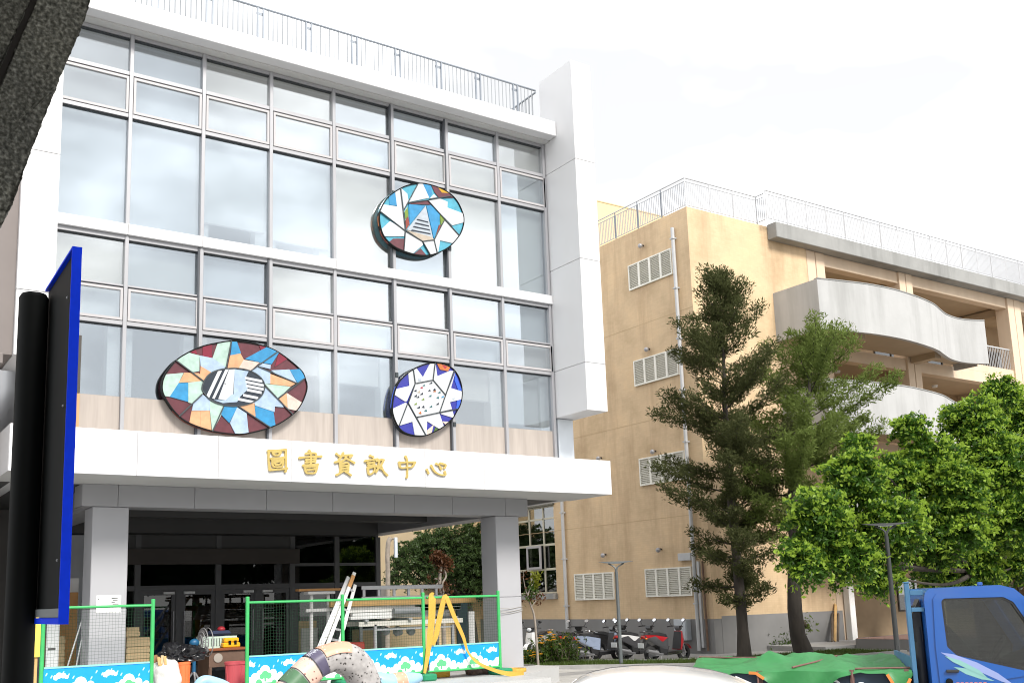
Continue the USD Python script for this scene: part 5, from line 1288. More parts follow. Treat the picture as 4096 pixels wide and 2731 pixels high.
    t.part('engine', MB().hull([(-.70, y, z) for y in (-.02, .12) for z in (.18, .32)] + [(-.22, y, z) for y in (-.08, .12) for z in (.20, .40)]), SCREEN)
    t.part('exhaust', MB().tube([(-.28, -.15, .24), (-.45, -.16, .26), (-.50, -.17, .29), (-.88, -.17, .36)], [.02, .025, .055, .05], 12), SCREEN, 40)
    t.part('stand', MB().tube([(-.32, -.13, .2), (-.38, -.15, .01), (-.38, .15, .01), (-.32, .13, .2)], .012, 6), SCREEN)
    return t


PR, PB, PW, PS, PK = paint('red', (.40, .012, .02)), paint('black', (.014, .014, .015)), paint('white', (.72, .72, .72)), paint('steel_blue', (.26, .31, .42)), paint('dark_grey', (.06, .06, .065))
GS = None
scooter((21.45, 22.80, 0), -2, PR, 'red and black scooter nearest the building corner, by the grey meter box', PK, GS)
scooter((21.40, 23.98, 0), 1, PW, 'black scooter with white tail, next to the red one', PB, GS)
scooter((21.55, 25.40, 0), -3, PB, 'all black scooter between the blue grey one and the white tailed one', None, GS)
scooter((20.35, 24.55, 0), -8, PS, 'blue grey scooter parked at the right end of the flowering shrub', PB, GS)
scooter((20.50, 26.05, 0), 25, PK, 'dark scooter half hidden by the flowering shrub', PB, GS)
scooter((20.25, 27.55, 0), 205, PW, 'white scooter facing the camera beside the right porch column', PW, GS)


# ------------------------------------------------------------------ street lamps
LAMPG = mat('lamp_grey', (.13, .145, .15), .45, .08, 4.0, metal=.2)


def lamp(loc, h, rz, label, mtl=LAMPG, r=.05):
    t = Thing('street_lamp', label, 'lamp post', loc, None, rz, local=True)
    t.part('base_plate', MB().box((-.14, -.14, 0), (.14, .14, .03), .008), mtl)
    t.part('pole', MB().tube([(0, 0, .03), (0, 0, h - .28)], [r * 1.15, r * .85], 14), mtl, 40)
    for s in (-1, 1):
        t.part('arm', MB().tube(curve([(0, 0, h - .30), (.04 * s, 0, h - .16), (.22 * s, 0, h - .05)], 5), [.028] * 5 + [.02] * 6, 8), mtl, 40)
    t.part('lamp_head', MB().hull([(x, y, z) for x in (-.48, .48) for y in (-.05, .05) for z in (h - .005, h)] + [(x, y, h - .05) for x in (-.20, .20) for y in (-.06, .06)]), mtl)
    t.part('lens', MB().box((-.15, -.045, h - .062), (.15, .045, h - .052)), PLATEW)
    t.part('hatch', MB().box((-.03, -r * 1.2, .5), (.03, -r * .95, .75)), mtl)
    return t


lb = onZ(9, 1280, 850, 0)
lamp((lb[0], lb[1], 0), 2.90, -42, 'slim grey lamp post with flat twin head in the grass before the scooters')
l2 = onY(8, 1440, 1430, 13.7); l2t = onY(8, 1345, 640, 13.7)
lamp((l2[0], 13.7, 0), l2t[2], -45, 'dark lamp post standing before the leafy tree, behind the lorry bed', mat('lamp_dark', (.03, .033, .033), .6, .1), .05)

# ------------------------------------------------------------------ blue lorry with a green tarpaulin
TB = mat('lorry_blue', (.004, .085, .36), .28, .05, 1.5, coat=.6, dirt=((.10, .14, .25), 1.5, .25)); TEAL = mat('rack_teal', (.05, .15, .27), .5, .1, 4.0); NAVY = mat('bed_navy', (.012, .028, .05), .5, .12, 2.0)
RUBBER = mat('window_rubber', (.02, .02, .02), .7, .1)
CABGLASS = glass('cab_glass', (.46, .49, .47), .08)
o = ray(13, 1722, 600) * 12.2
HD = math.radians(138)
O = np.array([o[0], o[1], 0])
tk = Thing('lorry', 'small blue lorry with its bed under a green tarpaulin', 'lorry', tuple(O), None, math.degrees(math.pi / 2 - HD), local=True)


def S(x): return (x - 1690) * .00163


def Zt(y): return 1.95 - (y - 84) * .00177


def pl(pts): return Polygon([(S(x), Zt(y)) for x, y in pts]).buffer(0)


WID = 1.68
side = Polygon([(.0, .62), (.0, 1.80), (.02, 1.88), (.07, 1.925), (.85, 1.945), (1.00, 1.90), (1.12, 1.78), (1.42, 1.18), (1.55, 1.02), (1.62, .78), (1.62, .42), (1.35, .40), (1.30, .62), (1.18, .76), (.95, .80), (.72, .72), (.60, .55), (.58, .40), (.05, .42)]).buffer(.025).buffer(-.025)
win0 = Polygon([(.19, 1.80), (.87, 1.80), (.97, 1.74), (1.27, 1.17), (1.24, .98), (1.12, .93), (.30, 1.14), (.205, 1.24)]).buffer(-.05).buffer(.05)
for y0, y1, on in ((0, .05, 1), (WID - .05, WID, 0)):
    b = tk.part('cab_side', MB().ext(side.difference(win0), y0, y1), TB)
    tk.part('window_seal', MB().ext(win0.buffer(.006).difference(win0.buffer(-.022)), y0 + (-.008 if on else .02), y1 - (.02 if on else -.008)), RUBBER, parent=b)
    tk.part('side_window', MB().ext(win0.buffer(-.02), (y0 + y1) / 2 - .003, (y0 + y1) / 2 + .003), CABGLASS, parent=b)
doorp = Polygon([(.09, .50), (.075, 1.25), (.10, 1.80), (.14, 1.865), (.90, 1.865), (1.02, 1.80), (1.33, 1.20), (1.36, .95), (1.28, .84), (1.05, .90), (.80, .86), (.62, .66), (.56, .50)]).buffer(-.03).buffer(.03)
dr = tk.part('door', MB().ext(doorp.difference(win0.buffer(.004)), -.014, -.001), TB)
tk.part('handle', MB().box((.16, -.045, .94), (.30, -.016, .975), .008), PLAST, parent=dr)
DEC1, DEC2, DEC3 = mat('decal_lilac', (.27, .33, .60), .4, .05), mat('decal_green', (.22, .45, .42), .4, .05), mat('decal_orange', (.65, .18, .08), .4, .05)
tk.part('decal', MB().ext(pl([(1765, 522), (1850, 535), (2000, 590), (2130, 660), (2215, 726), (2235, 745), (2150, 715), (1990, 640), (1850, 575)]), -.0165, -.0142), DEC1, parent=dr)
tk.part('decal', MB().ext(pl([(1790, 545), (1890, 575), (2010, 640), (2060, 690), (1950, 640), (1840, 585)]), -.0190, -.0167), DEC2, parent=dr)
tk.part('decal', MB().ext(pl([(1842, 618), (1940, 630), (2040, 680), (2105, 712), (2020, 700), (1920, 665)]), -.0165, -.0142), DEC2, parent=dr)
for i in range(7): tk.part('decal', MB().ext(pl([(1850 + 30 * i, 718), (1870 + 30 * i, 718), (1868 + 30 * i, 738), (1846 + 30 * i, 738)]), -.0165, -.0142), DEC3, parent=dr)
tk.part('fuel_cap', MB().lathe([(.0, 0), (.035, .001), (.04, .02), (0, .025)], (S(1800), -.04, Zt(712)), 14, 1), BLACK)
# roof, back wall with window, windscreen, floor, seat
rf = np.array([(x, z) for x, z in side.exterior.coords if z > 1.70 and x < 1.16])
rp = Polygon([(.0, 1.80), (.02, 1.88), (.07, 1.925), (.85, 1.945), (1.00, 1.90), (1.12, 1.78), (1.08, 1.78), (.98, 1.86), (.84, 1.905), (.09, 1.885), (.05, 1.86), (.035, 1.80)])
tk.part('roof', MB().ext(rp, .052, WID - .052), TB)
bw = sbox(.06, .62, WID - .06, 1.80).difference(sbox(.35, 1.25, WID - .35, 1.65))
tk.part('back_wall', MB().ext(bw, .0, .03, 'yz'), TB)
tk.part('rear_window', MB().box((.012, .34, 1.24), (.018, WID - .34, 1.66)), CABGLASS)
tk.part('windscreen', MB().hull([(1.11, .06, 1.77), (1.11, WID - .06, 1.77), (1.42, .06, 1.17), (1.42, WID - .06, 1.17), (1.10, .06, 1.77), (1.41, WID - .06, 1.165), (1.10, WID - .06, 1.77), (1.41, .06, 1.165)]), CABGLASS)
tk.part('front_panel', MB().hull([(x, y, z) for y in (.052, WID - .052) for x, z in ((1.40, 1.16), (1.54, 1.02), (1.60, .78), (1.60, .44), (1.36, .44), (1.36, 1.0))]), TB)
tk.part('cab_floor', MB().box((.04, .052, .50), (1.35, WID - .052, .58)), PLAST)
tk.part('dashboard', MB().hull([(x, y, z) for y in (.06, WID - .06) for x, z in ((1.08, 1.0), (1.38, 1.12), (1.35, .60), (1.14, .78))]), PLAST)
for y in (.15, .95): tk.part('seat', MB().hull([(x, yy_, z) for yy_ in (y, y + .58) for x, z in ((.10, 1.55), (.18, 1.57), (.36, .95), (.72, .93), (.72, .80), (.12, .80))]), mat('seat_grey', (.10, .10, .10), .8, .1))
tk.part('steering_wheel', MB().tube([(1.0 + .09 * math.sin(a), WID - .45 + .19 * math.cos(a), 1.14 + .17 * math.sin(a) * .9) for a in np.linspace(0, 2 * PI, 21)], .014, 6, False), PLAST)
tk.part('side_mirror', MB().box((1.16, -.30, 1.45), (1.20, -.10, 1.75), .015), PLAST)
tk.part('mirror_arm', MB().tube([(1.22, -.005, 1.5), (1.19, -.11, 1.6)], .012, 6), PLAST)
tk.part('roof_marker', MB().box((S(2080), .10, 1.946), (S(2110), .18, 1.985), .006), TB)
# wheels and chassis
for x, w_ in ((.95, .18), (-1.75, .2)):
    for y in (.02, WID - .22):
        w = tk.part('wheel', MB().lathe([(.18, 0), (.30, .0), (.35, .03), (.36, w_ / 2), (.35, w_ - .03), (.30, w_), (.18, w_)], (x, y + w_, .36), 28, 1), RUB, 40)
        tk.part('rim', MB().lathe([(.0, .04), (.08, .03), (.18, .06), (.19, w_ - .02), (.0, w_ - .02)], (x, y + w_, .36), 20, 1), SCREEN, parent=w)
for y in (.45, WID - .55): tk.part('chassis_rail', MB().box((-2.7, y, .50), (1.3, y + .10, .66)), PLAST)
# headboard frame, air intake
for x in (S(1600), S(1572)):
    pass
hb = tk.part('headboard_post', MB().box((-.205, .02, .70), (-.150, .075, 2.0), .006), TEAL)
tk.part('post_cap', MB().box((-.212, .014, 2.0), (-.143, .082, 2.015), .004), TEAL, parent=hb)
for z, d_ in ((1.88, .06), (1.68, .05)):
    tk.part('headboard_bar', MB().box((-.149, .03, z - d_ / 2), (-.002, .07, z + d_ / 2), .005), TEAL)
tk.part('headboard', MB().box((-.20, .08, .70), (-.17, WID - .02, 1.12)), TEAL)
tk.part('air_intake', MB().tube([(-.06, .30, .6), (-.06, .30, 1.45), (-.06, .40, 1.70)], [.06, .06, .075], 12), PLAST, 40)
tk.part('intake_box', MB().hull([(-.12, y, z) for y in (.25, .5) for z in (1.3, 1.62)] + [(-.02, y, z) for y in (.25, .6) for z in (1.3, 1.80)]), PLAST)
# bed
tk.part('bed_floor', MB().box((-2.75, .02, .66), (-.21, WID - .02, .74)), NAVY)
sb = tk.part('side_board', MB().box((-2.75, .0, .56), (-.24, .035, .955), .006), NAVY)
for x in (-2.72, -1.99, -.92, -.30): tk.part('stake', MB().box((x, -.012, .56), (x + .05, -.001, .985)), mat('stake_brown', (.13, .07, .06), .7, .1), parent=sb)
tk.part('emblem', MB().ext(Point(S(1015), Zt(735)).buffer(.07).difference(Point(S(1015), Zt(735)).buffer(.045)), -.008, -.001), PLATEW, parent=sb)
tk.part('emblem', MB().ext(Point(S(1200), Zt(745)).buffer(.06).difference(Point(S(1200), Zt(745)).buffer(.035)), -.008, -.001), PLATEW, parent=sb)
tk.part('side_board', MB().box((-2.75, WID - .035, .56), (-.24, WID, .955), .006), NAVY)
tk.part('tail_board', MB().box((-2.79, .0, .56), (-2.752, WID, .955), .006), NAVY)
# load under the sheet and the sheet itself
TARP = mat('tarp_green', (.022, .18, .045), .5, .14, 3.0, bump=.3, bscale=18)
tp = Thing('tarpaulin', 'creased bright green tarpaulin with orange hem roped over the lorry bed', 'tarpaulin', tuple(O), None, math.degrees(math.pi / 2 - HD), local=True)
ns, nt_ = 90, 46
ss, tt = np.linspace(-2.80, -.215, ns), np.linspace(-.03, WID + .03, nt_)
SS, TT = np.meshgrid(ss, tt, indexing='ij')


from scipy.interpolate import LinearNDInterpolator
KN = np.array([(-1.83, .50, 1.215), (-1.42, .60, 1.175), (-1.19, .80, 1.155), (-1.01, .92, 1.11), (-.81, .05, .985), (-1.94, .75, 1.11), (-2.72, 1.30, 1.07), (-2.82, -.05, .995), (-1.90, -.05, .99), (-1.53, .10, 1.03), (-.20, 1.72, 1.07), (-.20, -.05, .975), (-2.82, 1.72, 1.05), (-1.0, 1.72, 1.06),
               (-1.66, .26, 1.06), (-1.30, .28, 1.035), (-2.30, .60, 1.00), (-2.45, .10, 1.02), (-.60, .80, .965), (-.60, 1.40, 1.03), (-1.72, .62, 1.12), (-1.28, -.05, .98), (-1.05, -.05, .985), (-.45, .25, .99), (-2.15, 1.2, 1.03), (-1.6, 1.3, 1.05), (-2.05, .35, 1.08), (-1.55, .45, 1.11)])
ZZ = LinearNDInterpolator(KN[:, :2], KN[:, 2])(SS, TT)
ridge = lambda f, k, a: (1 - np.abs(2 * meshkit.noise(np.stack([SS * f + TT * a, TT * f * .8 - SS * a, 0 * SS + k], -1), k) - 1)) ** 2.2
ZZ += .022 * ridge(2.6, 4, .9) + .016 * ridge(5.6, 9, -1.5) - .018
hang = np.clip(.02 - TT, 0, .05) * .4
V = np.stack([SS, TT, ZZ - hang], -1).reshape(-1, 3)
fi = []
for i in range(ns - 1):
    for j in range(nt_ - 1):
        a = i * nt_ + j; fi += [[a, a + nt_, a + nt_ + 1], [a, a + nt_ + 1, a + 1]]
tp.part('sheet', MB().add(V, fi), TARP, 18)
# skirt hanging over the near side with a ragged lower edge
low = np.interp(ss, [-2.8, -2.72, -2.3, -2.02, -1.95, -1.75, -1.45, -1.2, -1.05, -.75, -.52, -.40, -.28, -.215], [.93, .80, .96, .95, .90, .74, .72, .78, .90, .97, .95, .72, .80, .92])
top_ = ZZ[:, 0] - hang[:, 0]; nk = 6; sv = []; sfi = []
for i in range(ns):
    for k in range(nk):
        u_ = k / (nk - 1); z = top_[i] * (1 - u_) + min(low[i], top_[i] - .01) * u_
        sv.append((ss[i], -.032 - .035 * u_ - .03 * math.sin(ss[i] * 13 + u_ * 2) * u_, z))
for i in range(ns - 1):
    for k in range(nk - 1):
        a = i * nk + k; sfi += [[a, a + 1, a + nk + 1], [a, a + nk + 1, a + nk]]
tp.part('skirt', MB().add(sv, sfi), TARP, 50)
HEM = mat('hem_orange', (.70, .24, .05), .6, .1, 6.0); RUST = mat('rope_brown', (.17, .09, .075), .85, .15, 10.0)
sv = np.array(sv).reshape(ns, nk, 3)
for a, b in ((0, 5), (24, 31), (79, 89)):
    h = ribbon(sv[a:b, -1] + [0, -.006, .012], [.035], .004, (0, -1, 0)); tp.part('hem', h, HEM)


def over(pts): return np.array([(s, t, np.interp(s, ss, ZZ[:, int(np.clip((t + .03) / (WID + .06) * (nt_ - 1), 0, nt_ - 1))]) + .016 if t > -.03 else z) for s, t, z in pts])


for pts in ([(-2.78, 1.60, 0), (-2.4, 1.55, 0), (-2.0, 1.35, 0)], [(-1.58, .02, 0), (-1.3, .35, 0), (-1.0, .75, 0)], [(-.85, .05, 0), (-.5, .08, 0), (-.22, .10, 0)], [(-2.0, -.075, .99), (-2.0, -.085, .88), (-2.0, -.08, .75)], [(-.90, -.06, .98), (-.90, -.085, .9), (-.90, -.08, .75)]):
    tp.part('rope', MB().tube(over(pts), .013, 6), RUST, 40)

# ------------------------------------------------------------------ white car in front
o = ray(9, 1500, 1000) * 6.75
CO = np.array([o[0], o[1], 0]); hd = math.radians(133)
WCAR = mat('car_white', (.86, .86, .86), .22, .01, 1.0, coat=.7); CARGL = mat('car_glass', (.02, .022, .025), .06, .05)
cr_ = Thing('white_car', 'white car, only its roof and dark window tops showing at the bottom edge', 'car', tuple(CO), None, math.degrees(math.pi / 2 - hd), local=True)
# s forward (to the right), t away; the roof is a crowned sheet
ns, nt_ = 40, 24
ss, tt = np.linspace(-.52, .72, ns), np.linspace(0.0, 1.16, nt_)
prof = np.interp(ss, [-.52, -.46, -.38, -.24, -.05, .15, .35, .5, .62, .72], [1.33, 1.375, 1.405, 1.432, 1.446, 1.446, 1.43, 1.405, 1.372, 1.335]) - .008
crown = lambda t: -.16 * np.abs((t - .58) / .58) ** 3.2 * .2
RV = np.array([[(s, t - .0, z + crown(t)) for t in tt] for s, z in zip(ss, prof)])
RB = RV - [0, 0, .03]
vv = np.vstack([RV.reshape(-1, 3), RB.reshape(-1, 3)]); n0 = ns * nt_; fi = []
for i in range(ns - 1):
    for j in range(nt_ - 1):
        a = i * nt_ + j; fi += [[a, a + nt_, a + nt_ + 1], [a, a + nt_ + 1, a + 1], [n0 + a, n0 + a + nt_ + 1, n0 + a + nt_], [n0 + a, n0 + a + 1, n0 + a + nt_ + 1]]
for i in range(ns - 1):
    for j in (0, nt_ - 1):
        a = i * nt_ + j; fi += [[a, n0 + a, n0 + a + nt_], [a, n0 + a + nt_, a + nt_]]
for j in range(nt_ - 1):
    for i in (0, ns - 1):
        a = i * nt_ + j; fi += [[a, a + 1, n0 + a + 1], [a, n0 + a + 1, n0 + a]]
cr_.part('roof', MB().add(vv, fi), WCAR, 50)
for y in (1.04,): cr_.part('roof_seam', MB().tube([(s, y, z + crown(y) + .001) for s, z in zip(ss[3:-3], prof[3:-3])], .006, 6), PLAST)
cr_.part('glasshouse', MB().hull([(s, t, z) for t in (.03, 1.13) for s, z in ((-.48, 1.28), (.66, 1.28), (-.3, 1.345), (.42, 1.345))] + [(s, t, .90) for t in (-.18, 1.34) for s in (-1.0, 1.5)]), CARGL, 30)
for t0, t1 in ((.015, .035), (1.125, 1.145)):
    for s0, s1 in ((-.5, -1.02), (.05, .05), (.68, 1.52)):
        tb = -.19 if t0 < .5 else 1.35; cr_.part('pillar', MB().bar((s0, (t0 + t1) / 2 - .01 * (1 if t0 < .5 else -1), 1.30), (s1, tb, .90), .06, .03, up=(0, 1, 0)), WCAR)
cr_.part('lower_body', MB().hull([(s, t, .90) for t in (-.19, 1.35) for s in (-1.45, 2.3)] + [(s, t, .55) for t in (-.26, 1.42) for s in (-1.6, 2.65)] + [(s, t, .25) for t in (-.2, 1.36) for s in (-1.5, 2.6)] + [(2.55, t, .78) for t in (-.12, 1.28)]), WCAR, 30)
for x in (-.95, 1.75):
    for y in (-.27, 1.23): cr_.part('wheel', MB().lathe([(.0, .0), (.2, .0), (.29, .02), (.30, .1), (.29, .19), (.0, .2)], (x, y + .2, .30), 24, 1), RUB, 40)
# ------------------------------------------------------------------ trees and plants
BARK = mat('bark', (.13, .10, .075), .9, .25, 7.0, bump=.6, bscale=30, stretch=(1, 1, .3)); BARKD = mat('bark_dark', (.045, .037, .03), .9, .25, 7.0, bump=.6, bscale=30, stretch=(1, 1, .3)); BARKP = mat('bark_pale', (.30, .26, .22), .9, .2, 8.0)
L_CON = leaf('juniper_leaf', [(0, (.075, .085, .032)), (.3, (.135, .145, .048)), (.6, (.24, .215, .078)), (.88, (.38, .30, .12)), (1, (.44, .34, .14))], .38, .7, .12)
L_CON2 = leaf('juniper_bright', [(0, (.15, .20, .05)), (.5, (.33, .37, .09)), (1, (.55, .55, .16))], .34, .7, .12)
L_BRO = leaf('broad_leaf', [(0, (.055, .13, .014)), (.35, (.14, .28, .024)), (.75, (.27, .44, .04)), (1, (.42, .56, .07))], .46, .38)
L_HIL = leaf('highlight_leaf', [(0, (.30, .44, .05)), (.5, (.46, .57, .09)), (1, (.66, .69, .19))], .5, .38)  # pale tip leaves, painting in the highlights of the crown
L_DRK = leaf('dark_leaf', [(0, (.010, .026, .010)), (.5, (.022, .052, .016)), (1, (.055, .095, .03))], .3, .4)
L_RED = leaf('rusty_leaf', [(0, (.10, .04, .015)), (1, (.26, .11, .04))], .3, .5)
L_YEL = leaf('yellow_leaf', [(0, (.20, .22, .02)), (.6, (.35, .36, .03)), (1, (.50, .46, .05))], .45, .45)
L_SHR = leaf('shrub_leaf', [(0, (.05, .09, .012)), (.5, (.10, .15, .02)), (1, (.18, .22, .04))], .35, .45)
L_FLO = leaf('orange_flower', [(0, (.75, .36, .02)), (.7, (.80, .52, .05)), (1, (.78, .24, .03))], .3, .5)


def leaves(P, size, asp, r, bend=None, up=.0):
    """A rhombic leaf, folded along its middle, at each point."""
    n = len(P); d = r.normal(size=(n, 3))
    if bend is not None: d = d * .8 + bend
    d[:, 2] += up; d /= np.linalg.norm(d, axis=1, keepdims=True)
    s = np.cross(d, r.normal(size=(n, 3))); s /= np.linalg.norm(s, axis=1, keepdims=True) + 1e-9
    nn = np.cross(d, s)
    L = size * r.uniform(.5, 1.5, n)[:, None]; w = L * asp
    a, b, c, e = P - d * L / 2, P + s * w / 2 + nn * w * .18, P + d * L / 2, P - s * w / 2 + nn * w * .18
    v = np.stack([a, b, c, e], 1).reshape(-1, 3); k = np.arange(n)[:, None] * 4
    f = np.concatenate([k + [0, 1, 2], k + [0, 2, 3]], 1).reshape(-1, 3)
    return MB().add(v, f)


def conifer(name, base, h, wid, label, lf, seed, n_br, z0, per=34, lean_=(0, 0), size=.13, dens=1.0, trunk_r=.16, trunk_pts=None):
    r = np.random.default_rng(seed); base = np.asarray(base, float)
    t = Thing(name, label, 'tree', tuple(base))
    zs = np.linspace(0, h * .97, 14); wob = np.c_[np.cumsum(r.normal(0, .03, 14)), np.cumsum(r.normal(0, .03, 14))]
    tr = np.c_[wob + np.outer(zs / h, lean_), zs] + base
    if trunk_pts is not None:
        tp_ = np.asarray(trunk_pts); zz0_ = tp_[:, 2] - base[2]; tr = np.c_[np.interp(zs, zz0_, tp_[:, 0]), np.interp(zs, zz0_, tp_[:, 1]), zs + base[2]]
    t.part('trunk', MB().tube(tr, np.interp(zs, [0, .4, h * .5, h], [trunk_r * 1.35, trunk_r, trunk_r * .6, .015]), 12), BARKD, 60)
    P, D, B = [], [], MB()
    for i in range(n_br):
        z = z0 + (h - z0) * ((i + r.random()) / n_br) ** .92; f = (z - z0) / (h - z0)
        prof = wid * (np.interp(f, [0, .08, .25, .45, .7, .88, 1], [.55, .80, .95, 1.0, .72, .42, .10])) * r.uniform(.42, 1.28)
        a = i * 2.4 + r.normal(0, .5); o_ = np.array([np.interp(z, zs, tr[:, 0]), np.interp(z, zs, tr[:, 1]), z + base[2]])
        rise = np.interp(f, [0, .5, 1], [-.05, .18, .9]) + r.normal(0, .12)
        dirn = np.array([math.cos(a), math.sin(a), rise]); n = max(5, int(prof / .16))
        k = np.linspace(.0, 1, n); arc = o_ + np.outer(k * prof, dirn) + np.outer((k ** 2) * prof * .22, (0, 0, 1)) + r.normal(0, .04, (n, 3)) * k[:, None]
        B.tube(arc, np.interp(k, [0, 1], [.035 * (1 - .6 * f), .008]), 5, False)
        for j in range(1, n):
            if k[j] < .25 and f < .8: continue
            m = int(per * dens * r.uniform(.6, 1.3)); rad = .17 + .22 * (1 - abs(k[j] - .75)) * r.uniform(.5, 1.25)
            q_ = r.normal(size=(m, 3)); q_ /= np.linalg.norm(q_, axis=1, keepdims=True); q_ *= rad * r.random((m, 1)) ** .5
            q_[:, 2] *= .75
            P.append(arc[j] + q_); D.append(np.tile(dirn * .5 + [0, 0, .45], (m, 1)) + q_ * 3.0)
    t.part('branches', B, BARKD)
    P, D = np.vstack(P), np.vstack(D)
    t.part('crown', leaves(P, size, .26, r, D), lf)
    return t


def tree_b(name, base, trunk, blobs, label, lf, seed, n, size, asp=.55, bark=BARK, fill=.75, highlight=None):
    r = np.random.default_rng(seed); base = np.asarray(base, float)
    t = Thing(name, label, 'tree', tuple(base))
    pts, rad = trunk
    t.part('trunk', MB().tube(curve(np.asarray(pts, float), 5), np.interp(np.linspace(0, 1, 5 * (len(pts) - 1) + 1), np.linspace(0, 1, len(rad)), rad), 12), bark, 60)
    root = np.asarray(pts[-1], float); lm = MB(); P, N = [], []
    W_ = np.array([b[3] ** 2 * (b[4] if len(b) > 4 else 1) for b in blobs]); W_ = W_ / W_.sum()
    Q, M = [], []
    for b, w_ in zip(blobs, W_):
        c, R = np.array(b[:3], float), b[3]
        mid = root * .5 + c * .5 + r.normal(0, .15, 3); lm.tube(curve([root, mid, c], 5), np.linspace(rad[-1] * .4, .012, 11), 6, False)
        ns_ = max(10, int(n * w_ / 46))
        for k in range(ns_):
            # a leafy spray that leaves the bough outwards and droops at its tip
            d = r.normal(size=3) * [1, 1, .75]; d /= np.linalg.norm(d)
            p0 = c + d * R * r.uniform(.15, fill) + r.normal(0, .06, 3); L = R * r.uniform(.35, .75) + .12
            d2 = d * .8 + r.normal(0, .35, 3) + [0, 0, .12]; d2 /= np.linalg.norm(d2)
            t_ = r.random(46) ** .75; s = np.cross(d2, (0, 0, 1)); s /= np.linalg.norm(s) + 1e-6
            q_ = p0 + np.outer(t_ * L, d2) - np.outer(t_ ** 2 * L * r.uniform(.1, .55), (0, 0, 1)) + np.outer(r.normal(0, .085, 46), s) + r.normal(0, .035, (46, 3))
            tip = t_ > (.80 if d[2] > -.2 else .93)  # outer tips, mostly upper ones, take the painted highlight colour
            P.append(q_[~tip]); N.append(np.tile(d2, ((~tip).sum(), 1))); Q.append(q_[tip]); M.append(np.tile(d2, (tip.sum(), 1)))
            if k % 6 == 0: lm.tube([c, p0, p0 + d2 * L * .8 - [0, 0, L * .15]], [.016, .010, .004], 4, False)
    t.part('limbs', lm, bark)
    P, N, Q, M = np.vstack(P), np.vstack(N), np.vstack(Q), np.vstack(M)
    t.part('crown', leaves(P, size, asp, r, N * .5), lf)
    if highlight is not None: t.part('young_leaves', leaves(Q, size * 1.05, asp, r, M * .5), highlight)
    return t


c1 = onZ(8, 548, 1440, 0)
c1[2] = 0
conifer('conifer_tree', (c1[0], c1[1], 0), 11.35, 1.95, 'tall dark narrow conifer standing by the corner of the beige block', L_CON, 11, 88, 1.5, per=130, lean_=(-.1, .1), size=.125, trunk_r=.17)
c2 = onZ(8, 880, 1430, 0)
pb = [onY(8, x, y, c2[1]) for x, y in ((905, 1440), (862, 1330), (840, 1150), (835, 1020), (845, 800), (825, 560), (815, 480))] + [onY(20, x, y, c2[1]) for x, y in ((1850, 1000), (1868, 780))]
pb[0][2] = 0
hc = pb[-1][2]
cn2 = conifer('conifer_tree', (c2[0], c2[1], 0), hc, 2.35, 'shorter brighter conifer with a thick leaning trunk, right of the tall dark one', L_CON2, 23, 60, 3.3, per=125, size=.13, trunk_r=.23, trunk_pts=pb)
cn2.part('stub', MB().tube([onY(8, 870, 1200, c2[1]), onY(8, 920, 1250, c2[1])], [.09, .04], 8), BARK)
r_ = np.random.default_rng(5); p = onY(8, 905, 1230, c2[1]); cn2.part('sprout', leaves(p + r_.normal(size=(90, 3)) * .13, .10, .5, r_), L_CON2)

YT = 15.0


def bl(x, y, R, dy=0.0, w=1.0):
    c = onY(20, x, y, YT + dy); return (c[0], c[1], c[2], R, w)


tb = onY(20, 2250, 1300, YT + .5)
tree_b('leafy_tree', (tb[0], YT + .5, 0), ([(tb[0], YT + .5, 0), (tb[0] - .1, YT + .5, 1.2), (tb[0] - .25, YT + .4, 2.3)], [.24, .20, .17]),
       [bl(1880, 1180, .62, -.3), bl(1850, 1290, .40, -.4), bl(1960, 1090, .66), bl(2040, 1200, .78, -.5), bl(1950, 1270, .55, -.6), bl(2020, 1320, .42, -.2), bl(2140, 1070, .85, .2), bl(2230, 960, .72, .4), bl(2290, 1060, .95, -.2), bl(2180, 1200, .85, -.3), bl(2330, 1180, .85, -.6), bl(2090, 980, .35, .3),
        bl(2350, 950, .65, .6), bl(2420, 1080, 1.1, .2), bl(2240, 1290, .6, .3), bl(2350, 1290, .6, .5), bl(2160, 1310, .45, .8), bl(2460, 1220, .9, .4), bl(1975, 1020, .25, .2), bl(1815, 1265, .22, -.3), bl(2120, 1250, .7, .6), bl(2060, 1090, .6, .5), bl(2260, 1180, .9, .7), bl(2200, 1110, .6, -.6), bl(1900, 1240, .5, .4), bl(2300, 900, .45, .3)],
       'wide leafy tree with bright yellow green leaves behind the blue lorry', L_BRO, 31, 230000, .098, .52, BARKD, fill=.62, highlight=L_HIL)
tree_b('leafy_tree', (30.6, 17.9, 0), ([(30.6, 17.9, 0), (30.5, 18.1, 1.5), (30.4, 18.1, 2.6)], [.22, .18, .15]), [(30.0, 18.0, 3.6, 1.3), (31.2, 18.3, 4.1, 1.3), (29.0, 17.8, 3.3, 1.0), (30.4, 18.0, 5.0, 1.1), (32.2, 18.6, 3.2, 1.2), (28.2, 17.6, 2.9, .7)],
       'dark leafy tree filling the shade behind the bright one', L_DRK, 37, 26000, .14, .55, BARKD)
# far tree framed by the porch opening
def pf(x, y, Y): return onY(12, x, y, Y)


